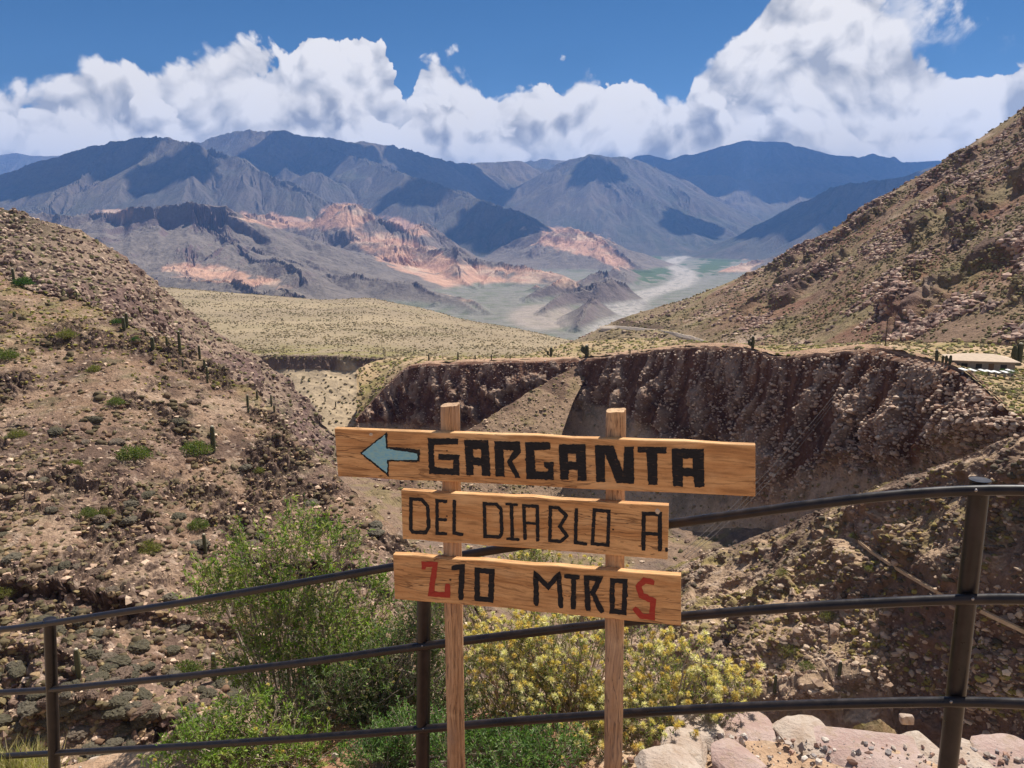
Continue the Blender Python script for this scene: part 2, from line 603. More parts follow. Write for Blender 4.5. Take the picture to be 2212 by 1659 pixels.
# ---- the hillside across the path, with its cut banks
def build_hill_near():
    cols = [-330, -150, 0, 170, 300, 420, 500, 560, 640, 700, 760, 830, 900, 1000, 1120]
    crest = ([520, 556, 592, 642, 702, 772, 832, 872, 952, 1002, 1062, 1132, 1205, 1285, 1380],
             [168, 168, 165, 158, 150, 142, 136, 130, 122, 115, 108, 100, 94, 90, 86])
    back = at(np.array(cols, float), np.array(crest[0], float), np.array(crest[1], float)) + np.array([-6.0, 22.0, -16.0])
    foot = ([1720] * 15, [53, 52, 52, 52, 53, 55, 56, 57, 58, 58, 58, 58, 58, 60, 62])
    deep = ([2300] * 15, [41] * 15)
    G = loft(cols, [back, crest, foot, deep], 760, [10, 640, 40])
    n = normals(G)
    # large swells, gullies, then cut banks: flat treads and steep dark risers
    big = fbm(G, 26.0, 3, seed=1)
    G = G + n * (2.6 * big)[..., None]
    med = fbm(G, 7.5, 4, seed=2, stretch=(1, 1, 1.6))
    rid = fbm(G, 13.0, 4, seed=3, ridged=True)
    fade = sstep(0, 30, G[..., 1] - 45) * 0 + 1
    G = G + n * (0.55 * med - 0.5 * rid * sstep(0.2, 0.7, rid))[..., None] * fade[..., None]
    # ledges
    lv = fbm(G, 16.0, 3, seed=4)
    hgt = G[..., 2] + 5.0 * lv + 0.07 * G[..., 0]
    step = 3.4
    ph = hgt / step - np.floor(hgt / step)
    where = sstep(-0.15, 0.15, fbm(G, 21.0, 3, seed=5) + 0.22 * sstep(95, 55, G[..., 1]))
    prof = ph - sstep(0.62, 0.80, ph)
    G = G + (np.array([0.10, 0.9, 0.30]) * (prof * where * 3.0)[..., None])
    # small treads worn across the slope: light tops, dark fronts
    h2 = G[..., 2] + 0.10 * G[..., 0] + 1.3 * fbm(G, 7.0, 3, seed=15)
    for st, am, sd in ((1.25, 1.35, 16), (0.55, 0.60, 17)):
        p2 = h2 / st - np.floor(h2 / st)
        w2 = sstep(-0.12, 0.12, fbm(G, 5.0 if st > 1 else 3.0, 4, seed=sd))
        G = G + np.array([0.0, 0.85, 0.25]) * ((p2 - sstep(0.55, 0.85, p2)) * w2 * am)[..., None]
    lm = sstep(-0.02, 0.18, fbm(G, 12.0, 4, seed=18)) * sstep(620, 760, proj(G)[1])
    bil = np.abs(pnoise(G[..., 0] / 1.9 + 3, G[..., 1] / 2.6, G[..., 2] / 1.5)) + 0.5 * np.abs(pnoise(G[..., 0] / 0.8 + 9, G[..., 1] / 1.1, G[..., 2] / 0.7))
    G = G + n * (lm * (2.0 * bil - 0.4))[..., None]
    px, py = proj(G)
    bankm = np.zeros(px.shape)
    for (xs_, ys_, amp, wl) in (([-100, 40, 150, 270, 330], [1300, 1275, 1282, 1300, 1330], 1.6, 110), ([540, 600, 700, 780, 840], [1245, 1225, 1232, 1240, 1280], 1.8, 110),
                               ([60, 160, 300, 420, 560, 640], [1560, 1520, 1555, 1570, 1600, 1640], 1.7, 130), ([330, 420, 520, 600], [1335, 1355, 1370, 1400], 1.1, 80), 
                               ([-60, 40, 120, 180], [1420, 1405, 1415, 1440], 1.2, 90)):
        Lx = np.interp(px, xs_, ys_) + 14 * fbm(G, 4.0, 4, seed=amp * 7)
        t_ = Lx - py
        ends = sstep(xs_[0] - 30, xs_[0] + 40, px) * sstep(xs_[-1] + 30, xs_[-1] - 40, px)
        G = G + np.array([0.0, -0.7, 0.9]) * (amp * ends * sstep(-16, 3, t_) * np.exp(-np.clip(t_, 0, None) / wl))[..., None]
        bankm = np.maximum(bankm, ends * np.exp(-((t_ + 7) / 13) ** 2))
    fine = fbm(G, 1.6, 4, seed=6, gain=0.6)
    G = G + n * (0.34 * fine)[..., None]
    n = normals(G)
    steep = n[..., 2]
    c = base_col(G, SOIL)
    c = mixc(c, sstep(-0.1, 0.35, fbm(G, 9.0, 5, seed=7)), PALE)
    c = mixc(c, 0.75 * sstep(0.0, 0.28, fbm(G, 17.0, 5, seed=8)), (0.22, 0.155, 0.13))
    c = mixc(c, 0.6 * sstep(0.05, 0.35, fbm(G, 5.0, 5, seed=9)), SAGE)
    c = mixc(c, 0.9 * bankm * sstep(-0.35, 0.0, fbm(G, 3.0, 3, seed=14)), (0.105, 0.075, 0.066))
    px, py = proj(G)
    crestness = sstep(0.12, 0.0, (np.arange(G.shape[0]) / G.shape[0])[:, None] + 0 * steep)
    c = mixc(c, 0.55 * sstep(-0.1, 0.2, fbm(G, 4.0, 4, seed=10)) * np.maximum(crestness, sstep(820, 640, py) * 0.9), GRASS)
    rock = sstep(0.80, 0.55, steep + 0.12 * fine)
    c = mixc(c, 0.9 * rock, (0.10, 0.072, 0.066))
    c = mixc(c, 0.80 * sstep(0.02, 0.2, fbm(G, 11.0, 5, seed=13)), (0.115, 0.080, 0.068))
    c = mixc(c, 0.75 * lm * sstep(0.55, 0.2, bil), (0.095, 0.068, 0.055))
    c = mixc(c, 0.6 * sstep(0.15, 0.4, fbm(G, 1.3, 3, seed=12)), (0.50, 0.40, 0.33))
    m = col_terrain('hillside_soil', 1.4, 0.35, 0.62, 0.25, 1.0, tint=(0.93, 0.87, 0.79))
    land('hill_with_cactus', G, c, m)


# ---- the darker ridge behind it
def build_hill_dark():
    cols = [-260, -120, 0, 60, 130, 240, 300, 350, 430, 520, 600, 660, 720, 790, 860]
    crest = ([392, 415, 449, 466, 491, 546, 601, 640, 703, 755, 806, 868, 928, 990, 1060],
             [305, 305, 310, 310, 310, 315, 320, 325, 330, 335, 335, 330, 320, 310, 300])
    back = at(np.array(cols, float), np.array(crest[0], float), np.array(crest[1], float)) + np.array([-20.0, 70.0, -50.0])
    foot = ([650, 670, 700, 710, 730, 790, 820, 860, 920, 970, 1030, 1080, 1130, 1170, 1210],
            [200, 200, 205, 205, 205, 208, 212, 218, 226, 236, 246, 252, 255, 255, 255])
    deep = at(np.array(cols, float), np.array(foot[0], float), np.array(foot[1], float)) + np.array([14.0, -25.0, -22.0])
    G = loft(cols, [back, crest, foot, deep], 620, [10, 330, 20])
    n = normals(G)
    G = G + n * (5.0 * fbm(G, 60.0, 3, seed=21) + 2.4 * fbm(G, 18.0, 4, seed=22, ridged=True))[..., None]
    band = fbm(G @ np.array([[0.8, 0.2, 0.5], [0.1, 0.6, 0.2], [-0.6, 0.1, 1.4]]), 22.0, 5, seed=23)
    G = G + n * (1.6 * sstep(0.02, 0.2, band) + 0.9 * fbm(G, 4.0, 4, seed=24, gain=0.6))[..., None]
    n = normals(G)
    px, py = proj(G)
    c = base_col(G, (0.235, 0.185, 0.155))
    c = mixc(c, sstep(-0.02, 0.15, band) * 0.85, PURP)
    c = mixc(c, 0.55 * sstep(0.0, 0.3, fbm(G, 14.0, 5, seed=25)), SAGE)
    c = mixc(c, 0.5 * sstep(0.05, 0.3, fbm(G, 7.0, 4, seed=26)), (0.40, 0.31, 0.26))
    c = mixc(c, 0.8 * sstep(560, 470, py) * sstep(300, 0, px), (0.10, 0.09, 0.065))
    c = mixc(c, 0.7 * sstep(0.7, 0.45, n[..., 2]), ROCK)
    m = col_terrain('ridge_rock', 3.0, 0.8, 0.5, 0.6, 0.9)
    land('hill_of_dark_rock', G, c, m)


# ---- the pale alluvial plain and the inner wall of the gorge below it
def build_plain():
    cols = [180, 330, 450, 600, 700, 770, 800, 850, 900, 1000, 1130, 1240, 1340]
    backy = [606, 619, 628, 640, 648, 644, 643, 654, 663, 690, 712, 737, 765]
    backY = [1180, 1180, 1180, 1180, 1180, 1170, 1170, 1160, 1120, 1030, 930, 800, 680]
    rimy = [778, 777, 774, 766, 765, 768, 771, 774, 776, 776, 775, 773, 776]
    rimY = [500, 495, 490, 485, 480, 478, 476, 472, 468, 450, 430, 410, 390]
    c0 = np.array(cols, float)
    back = at(c0, np.array(backy, float), np.array(backY, float))
    drop = back + np.array([20.0, 260.0, -150.0])
    rim = at(c0, np.array(rimy, float), np.array(rimY, float))
    lip = rim + np.array([0, -3.0, -1.0])
    h = np.array([4, 7, 9, 9, 9, 9, 5, 3, 3, 3, 3, 3, 3.0])
    cl = rim + np.stack([0 * h, -5 - 0.2 * h, -h], -1)
    foot = rim + np.array([25.0, -95.0, -50.0])
    G = loft(c0, [drop, back, rim, lip, cl, foot], 760, [20, 300, 6, 30, 120])
    n = normals(G)
    vi = np.arange(G.shape[0])[:, None] + np.zeros(G.shape[1])[None]
    onwall = sstep(322, 330, vi); oncliff = sstep(322, 328, vi) * sstep(362, 352, vi)
    G = G + n * (1.2 * fbm(G, 120.0, 3, seed=31) * (1 - onwall) + onwall * (1.8 * fbm(G, 22.0, 4, seed=32, ridged=True)))[..., None]
    G = G + n * (oncliff * 1.8 * fbm(G * np.array([1, 1, 0.25]), 5.0, 4, seed=33, ridged=True))[..., None]
    c = base_col(G, (0.245, 0.21, 0.158))
    c = mixc(c, 0.5 * sstep(-0.1, 0.3, fbm(G, 160.0, 4, seed=34)), (0.35, 0.30, 0.215))
    c = mixc(c, 0.5 * sstep(0.0, 0.3, fbm(G, 60.0, 4, seed=35)), (0.235, 0.21, 0.14))
    rimg = sstep(285, 318, vi) * sstep(326, 320, vi)
    c = mixc(c, 0.65 * rimg * sstep(-0.15, 0.15, fbm(G, 14.0, 3, seed=36)), (0.17, 0.17, 0.05))
    c = mixc(c, sstep(330, 356, vi), (0.40, 0.34, 0.255))
    c = mixc(c, 0.9 * oncliff * sstep(-0.25, 0.05, fbm(G, 30.0, 3, seed=37) + 0.1), (0.13, 0.095, 0.09))
    m = col_terrain('plain_soil', 6.0, 1.6, 0.3, 0.4, 0.6)
    land('plain', G, c, m)


# ---- the shaded gorge wall with the mesa on top of it
CX = np.array([770, 800, 880, 1000, 1120, 1240, 1380, 1500, 1600, 1680, 1780, 1900, 1960, 2080, 2130, 2212, 2330], float)
RIMY = np.array([905, 868, 787, 782, 779, 777, 762, 748, 748, 772, 762, 752, 768, 795, 832, 905, 985], float)
RIMD = np.array([372, 376, 380, 365, 352, 340, 300, 270, 240, 215, 200, 185, 170, 150, 135, 115, 104], float)


def build_gorge_wall():
    rim = at(CX, RIMY, RIMD)
    fy = np.array([914, 912, 916, 928, 905, 866, 905, 1010, 1060, 1062, 1005, 1005, 1012, 975, 955, 938, 1010], float)
    fd = np.array([370, 371, 370, 345, 336, 330, 283, 250, 222, 200, 186, 172, 160, 142.5, 130, 112.5, 102], float)
    foot = at(CX, fy, fd)
    lip = rim + np.array([0.0, -1.2, -0.6])
    back = rim + np.array([1.5, 6.0, 0.3])
    dr = np.array([8, 12, 20, 26, 26, 26, 26, 24, 22, 20, 18, 17, 15, 12, 10, 8, 7], float)
    toe = foot + np.stack([-0.10 * dr, -1.45 * dr, -0.95 * dr], -1)
    deep = toe + np.stack([0 * dr, -1.2 * dr, -1.0 * dr], -1)
    G = loft(CX, [back, rim, lip, foot, toe, deep], 1050, [6, 6, 250, 110, 20], sm=2.2)
    n = normals(G)
    vi = np.arange(G.shape[0])[:, None] + np.zeros(G.shape[1])[None]
    px, py = proj(G)
    wall = sstep(6, 24, vi) * sstep(268, 232, vi)
    tal = sstep(235, 285, vi)
    tw = sstep(12, 120, vi)
    H = np.stack([G[..., 0], G[..., 1], np.zeros_like(G[..., 2])], -1)
    # buttresses and flutes run down the face
    flute = fbm(H + 0.9 * G[..., 2:3] * np.array([0.35, 0.1, 0]), 13.0, 4, seed=41, ridged=True, gain=0.55)
    butt = fbm(H, 55.0, 3, seed=42)
    rib = sstep(0.45, 0.85, flute)
    G = G + n * (wall * (5.0 * butt + 1.2 * flute) + np.array(5.0) * rib * sstep(10, 200, vi) * sstep(300, 240, vi) + tal * 2.2 * fbm(G, 20.0, 4, seed=43))[..., None]
    ragged = fbm(H, 9.0, 4, seed=44)
    G[..., 2] += 1.6 * ragged * sstep(16, 4, vi) * sstep(-1, 3, vi)
    G = G + n * (wall * (0.75 * fbm(G, 3.2, 4, seed=45, gain=0.65)) + tal * 0.5 * fbm(G, 2.5, 4, seed=46, gain=0.6))[..., None]
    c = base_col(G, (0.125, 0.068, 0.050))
    c = mixc(c, 0.7 * sstep(0.0, 0.3, fbm(G, 30.0, 4, seed=47)), (0.19, 0.095, 0.062))
    c = mixc(c, 0.8 * sstep(0.50, 0.70, flute) * wall * sstep(-0.3, 0.1, fbm(G, 12.0, 3, seed=147)), (0.38, 0.31, 0.265))
    stv = fbm(H + 0.25 * G[..., 2:3] * np.array([0.35, 0.1, 0]), 2.6, 4, seed=151)
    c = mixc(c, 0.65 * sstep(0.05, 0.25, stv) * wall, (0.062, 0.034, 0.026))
    c = mixc(c, 0.5 * sstep(-0.08, -0.28, stv) * wall, (0.25, 0.145, 0.10))
    c = mixc(c, 0.3 * sstep(0.12, 0.35, fbm(G, 2.0, 4, seed=48)) * wall, (0.28, 0.21, 0.175))
    c = mixc(c, sstep(245, 275, vi + 26 * fbm(G, 16.0, 4, seed=49)), (0.40, 0.315, 0.25))
    c = mixc(c, 0.6 * tal * sstep(0.05, 0.3, fbm(G, 9.0, 4, seed=50)), (0.19, 0.155, 0.11))
    c = mixc(c, sstep(12, 5, vi), (0.40, 0.28, 0.21))
    m = col_terrain('gorge_conglomerate', 1.8, 0.5, 0.42, 0.4, 1.0, speck=(0.46, 0.39, 0.34), speck_amt=0.22, speck_scale=1.1)
    land('gorge_wall', G, c, m)

    # the mesa top
    rb = rim.copy()
    rb[:, 2] += 0.1
    by = np.array([800, 780, 771, 771, 771, 752, 726, 738, 748, 748, 742, 737, 738, 738, 738, 740, 742], float)
    bd = np.array([400, 430, 450, 450, 460, 505, 500, 425, 362, 335, 310, 278, 252, 224, 213, 203, 190], float)
    by = np.array([800, 780, 771, 771, 771, 741, 729, 738, 745, 747, 745, 740, 736, 735, 736, 737, 740], float)
    bk = at(CX, by, bd)
    far = bk + np.array([0.0, 70.0, -10.0])
    G = loft(CX, [far, bk, rb + np.array([0, 2.0, 0])], 620, [8, 200], sm=2.2)
    vi = np.arange(G.shape[0])[:, None] + np.zeros(G.shape[1])[None]
    G[..., 2] += 0.9 * fbm(G, 22.0, 4, seed=51) * sstep(0, 30, vi) + 0.8 * fbm(G, 6.0, 3, seed=56) * sstep(2060, 2000, proj(G)[0])
    px, py = proj(G)
    c = base_col(G, (0.33, 0.26, 0.17))
    c = mixc(c, 0.7 * sstep(-0.1, 0.25, fbm(G, 16.0, 4, seed=52)), (0.185, 0.18, 0.07))
    c = mixc(c, 0.7 * sstep(0.0, 0.25, fbm(G, 7.0, 4, seed=53)), (0.42, 0.33, 0.25))
    c = mixc(c, 0.9 * sstep(80, 30, np.abs(px - 1890)) * sstep(735, 745, py), (0.46, 0.36, 0.28))
    m = col_terrain('mesa_soil', 2.5, 0.7, 0.35, 0.3, 0.6)
    land('mesa', G, c, m)


# ---- the big slope on the right
def build_slope_right():
    cols = [1180, 1250, 1340, 1430, 1500, 1560, 1620, 1690, 1760, 1850, 1950, 2050, 2130, 2212, 2330, 2480]
    cy = [752, 733, 690, 664, 641, 616, 590, 556, 520, 461, 400, 341, 290, 234, 160, 70]
    cd = [690, 680, 660, 650, 645, 640, 635, 625, 615, 590, 565, 545, 525, 505, 480, 450]
    c0 = np.array(cols, float)
    crest = at(c0, np.array(cy, float), np.array(cd, float))
    back = crest + np.array([30.0, 160.0, -110.0])
    fy = [772, 770, 728, 733, 742, 746, 750, 752, 749, 744, 739, 738, 739, 741, 744, 748]
    fd = [520, 500, 510, 470, 420, 380, 345, 330, 310, 275, 245, 220, 206, 196, 186, 176]
    foot = at(c0, np.array(fy, float), np.array(fd, float))
    low = foot + np.array([0.0, -14.0, -6.0])
    G = loft(c0, [back, crest, foot, low], 820, [14, 470, 12])
    n = normals(G)
    px, py = proj(G)
    vi = np.arange(G.shape[0])[:, None] + np.zeros(G.shape[1])[None]
    mid = sstep(14, 60, vi) * sstep(484, 440, vi)
    G = G + n * ((6.0 * fbm(G, 90.0, 3, seed=61)) * (0.25 + mid) * 0.7)[..., None]
    # strata: rock bands dipping down to the left, broken up along their length
    L = G[..., 2] * 1.0 - 0.34 * G[..., 0] - 0.10 * G[..., 1]
    Q = np.stack([L * 1.0, G[..., 0] * 0.16, G[..., 1] * 0.16], -1)
    band = fbm(Q, 15.0, 5, seed=62, gain=0.6)
    brk = fbm(G, 34.0, 4, seed=63)
    right = sstep(1380, 1760, px + 260 * fbm(G, 120.0, 3, seed=64))
    out = sstep(0.02, 0.14, band) * sstep(-0.12, 0.10, brk) * (0.25 + 0.75 * right)
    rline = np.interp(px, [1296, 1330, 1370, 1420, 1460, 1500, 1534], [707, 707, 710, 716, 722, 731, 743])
    mid = mid * (1 - 0.95 * np.exp(-((py - rline) / 9.0) ** 2) * sstep(1560, 1530, px) * sstep(1270, 1300, px))
    G = G + n * (mid * (5.5 * out + 1.3 * fbm(G, 7.0, 4, seed=65, gain=0.62)))[..., None]
    # cut bank above the road
    n = normals(G)
    c = base_col(G, (0.250, 0.205, 0.145))
    c = mixc(c, 0.75 * right, (0.195, 0.135, 0.11))
    c = mixc(c, 0.75 * sstep(-0.1, 0.25, fbm(G, 40.0, 5, seed=66)), (0.235, 0.205, 0.125))
    c = mixc(c, 0.65 * right * sstep(-0.1, 0.2, fbm(G, 50.0, 4, seed=67)), (0.21, 0.115, 0.09))
    c = mixc(c, 0.85 * out, (0.115, 0.08, 0.076))
    pale = sstep(0.0, 0.3, fbm(Q, 11.0, 5, seed=68)) * sstep(0.0, 0.25, fbm(G, 26.0, 4, seed=69))
    c = mixc(c, 0.65 * pale, (0.44, 0.36, 0.31))
    c = mixc(c, 0.5 * sstep(0.1, 0.35, fbm(G, 18.0, 4, seed=70)), (0.17, 0.165, 0.07))
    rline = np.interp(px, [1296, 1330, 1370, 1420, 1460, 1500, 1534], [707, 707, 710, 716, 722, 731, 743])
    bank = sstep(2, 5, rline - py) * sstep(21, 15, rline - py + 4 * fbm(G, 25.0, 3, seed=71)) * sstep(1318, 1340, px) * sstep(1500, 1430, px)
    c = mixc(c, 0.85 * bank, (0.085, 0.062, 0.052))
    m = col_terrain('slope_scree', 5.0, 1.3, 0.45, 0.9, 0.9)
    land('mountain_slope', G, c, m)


# ---- the near flank on the other side of the gorge
def build_spur():
    cols = [1180, 1300, 1440, 1520, 1600, 1680, 1750, 1830, 1900, 2000, 2100, 2212, 2330, 2450]
    ty = [1330, 1280, 1225, 1200, 1172, 1140, 1110, 1078, 1046, 1016, 978, 934, 890, 850]
    td = [168, 162, 154, 148, 141, 133, 126, 119, 112, 106, 99, 92, 86, 82]
    c0 = np.array(cols, float)
    top = at(c0, np.array(ty, float), np.array(td, float))
    back = top + np.array([1.0, 14.0, -9.0])
    my = [1500, 1480, 1450, 1430, 1400, 1390, 1380, 1370, 1330, 1290, 1270, 1260, 1250, 1240]
    md = [116, 114, 110, 107, 104, 101, 99, 97, 93, 88, 82, 77, 73, 70]
    ly = [1640, 1620, 1590, 1570, 1540, 1500, 1480, 1460, 1450, 1470, 1500, 1540, 1560, 1580]
    ld = [105, 103, 99, 96, 94, 93, 91, 90, 88, 83, 78, 72, 68, 65]
    md_, ld_ = np.array(md, float), np.array(ld, float)
    midr = at(c0, np.array(my, float), md_)
    lowr = at(c0, np.array(ly, float), ld_)
    deep = lowr + np.array([0.0, -6.0, -16.0])
    deep2 = deep + np.array([0.0, -30.0, -8.0])
    G = loft(c0, [back, top, midr, lowr, deep, deep2], 760, [8, 260, 160, 80, 40])
    n = normals(G)
    vi = np.arange(G.shape[0])[:, None] + np.zeros(G.shape[1])[None]
    px, py = proj(G)
    d1 = at(1500, 1320, 118.0) - at(1900, 1090, 106.0); d1 /= np.linalg.norm(d1)
    d2 = np.cross(d1, [0.0, 0.0, 1.0]); d2 /= np.linalg.norm(d2); d3 = np.cross(d1, d2)
    Qs = np.stack([(G @ d1) * 0.28, G @ d2, G @ d3], -1)
    strk = fbm(Qs, 6.0, 5, seed=89)
    chan = np.interp(px, [1840, 1885, 1960, 2036, 2120, 2225], [1160, 1192, 1240, 1283, 1318, 1368])
    calm = 1 - 0.85 * np.exp(-((py - chan - 6) / 22.0) ** 2) * sstep(1830, 1860, px)
    G = G + n * (calm * 1.5 * sstep(-0.05, 0.25, strk) * sstep(8, 60, vi))[..., None]
    G = G + n * (calm * (2.6 * fbm(G, 26.0, 3, seed=81) + 1.0 * fbm(G, 10.0, 4, seed=82, ridged=True)) * sstep(8, 60, vi))[..., None]
    bank = sstep(0.06, 0.20, fbm(G @ np.array([[1, 0, 0.3], [0, 1, 0], [0.2, 0, 1.5]]), 12.0, 4, seed=83))
    G = G + n * (calm * (1.2 * bank * sstep(8, 60, vi) + 0.55 * fbm(G, 2.6, 5, seed=84, gain=0.62)))[..., None]
    # ravine cut into the right end
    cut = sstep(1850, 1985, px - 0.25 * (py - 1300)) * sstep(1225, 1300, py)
    G = G + np.array([0.0, 5.0, -4.0]) * (cut * (0.8 + 0.6 * fbm(G, 9.0, 3, seed=85)))[..., None]
    n = normals(G)
    c = base_col(G, (0.36, 0.275, 0.205))
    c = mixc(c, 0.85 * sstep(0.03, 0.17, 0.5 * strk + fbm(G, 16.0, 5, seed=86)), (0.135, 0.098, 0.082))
    c = mixc(c, 0.75 * sstep(0.0, 0.2, fbm(Qs, 7.0, 4, seed=87)) , (0.235, 0.205, 0.08))
    c = mixc(c, 0.7 * sstep(0.05, 0.3, fbm(G, 3.2, 4, seed=88)), (0.40, 0.33, 0.28))
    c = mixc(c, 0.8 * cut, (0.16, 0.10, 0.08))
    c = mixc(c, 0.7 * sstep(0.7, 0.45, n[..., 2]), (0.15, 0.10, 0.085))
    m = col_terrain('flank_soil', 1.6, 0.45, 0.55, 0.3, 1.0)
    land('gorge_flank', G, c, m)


# ---- the gorge floor between the two flanks
def build_gorge_floor():
    cols = [560, 700, 800, 900, 1000, 1120, 1240, 1360, 1500, 1650, 1800, 2000, 2250, 2500]
    c0 = np.array(cols, float)
    ty = [930, 950, 985, 1010, 1025, 1040, 1050, 1060, 1080, 1080, 1080, 1080, 1080, 1080]
    td = [330, 300, 275, 255, 240, 232, 226, 222, 215, 200, 190, 180, 170, 160]
    my = [1200, 1180, 1180, 1180, 1190, 1200, 1215, 1230, 1300, 1400, 1450, 1500, 1500, 1500]
    md = [140, 142, 145, 148, 152, 155, 158, 160, 150, 130, 118, 108, 100, 96]
    top = at(c0, np.array(ty, float), np.array(td, float))
    mid = at(c0, np.array(my, float), np.array(md, float))
    top[:, 2] -= 10.0; mid[:, 2] -= 12.0
    low = at(c0, np.full(14, 1760.0), np.full(14, 74.0))
    low[:, 2] -= 6.0
    dp = at(c0, np.full(14, 2300.0), np.full(14, 48.0))
    G = loft(c0, [top, mid, low, dp], 420, [160, 160, 30])
    n = normals(G)
    G = G + n * (2.8 * fbm(G, 24.0, 4, seed=91, ridged=True) + 0.5 * fbm(G, 3.0, 4, seed=92, gain=0.6))[..., None]
    c = base_col(G, (0.22, 0.165, 0.13))
    c = mixc(c, 0.7 * sstep(0.0, 0.25, fbm(G, 13.0, 4, seed=93)), (0.15, 0.12, 0.11))
    c = mixc(c, 0.5 * sstep(0.0, 0.25, fbm(G, 9.0, 4, seed=94)), (0.21, 0.19, 0.09))
    m = col_terrain('floor_rubble', 1.5, 0.4, 0.5, 0.3, 1.0)
    land('gorge_floor', G, c, m)


# ---- far range: ridges, spurs, gullies worn down the slopes
FLOOR = -300.0


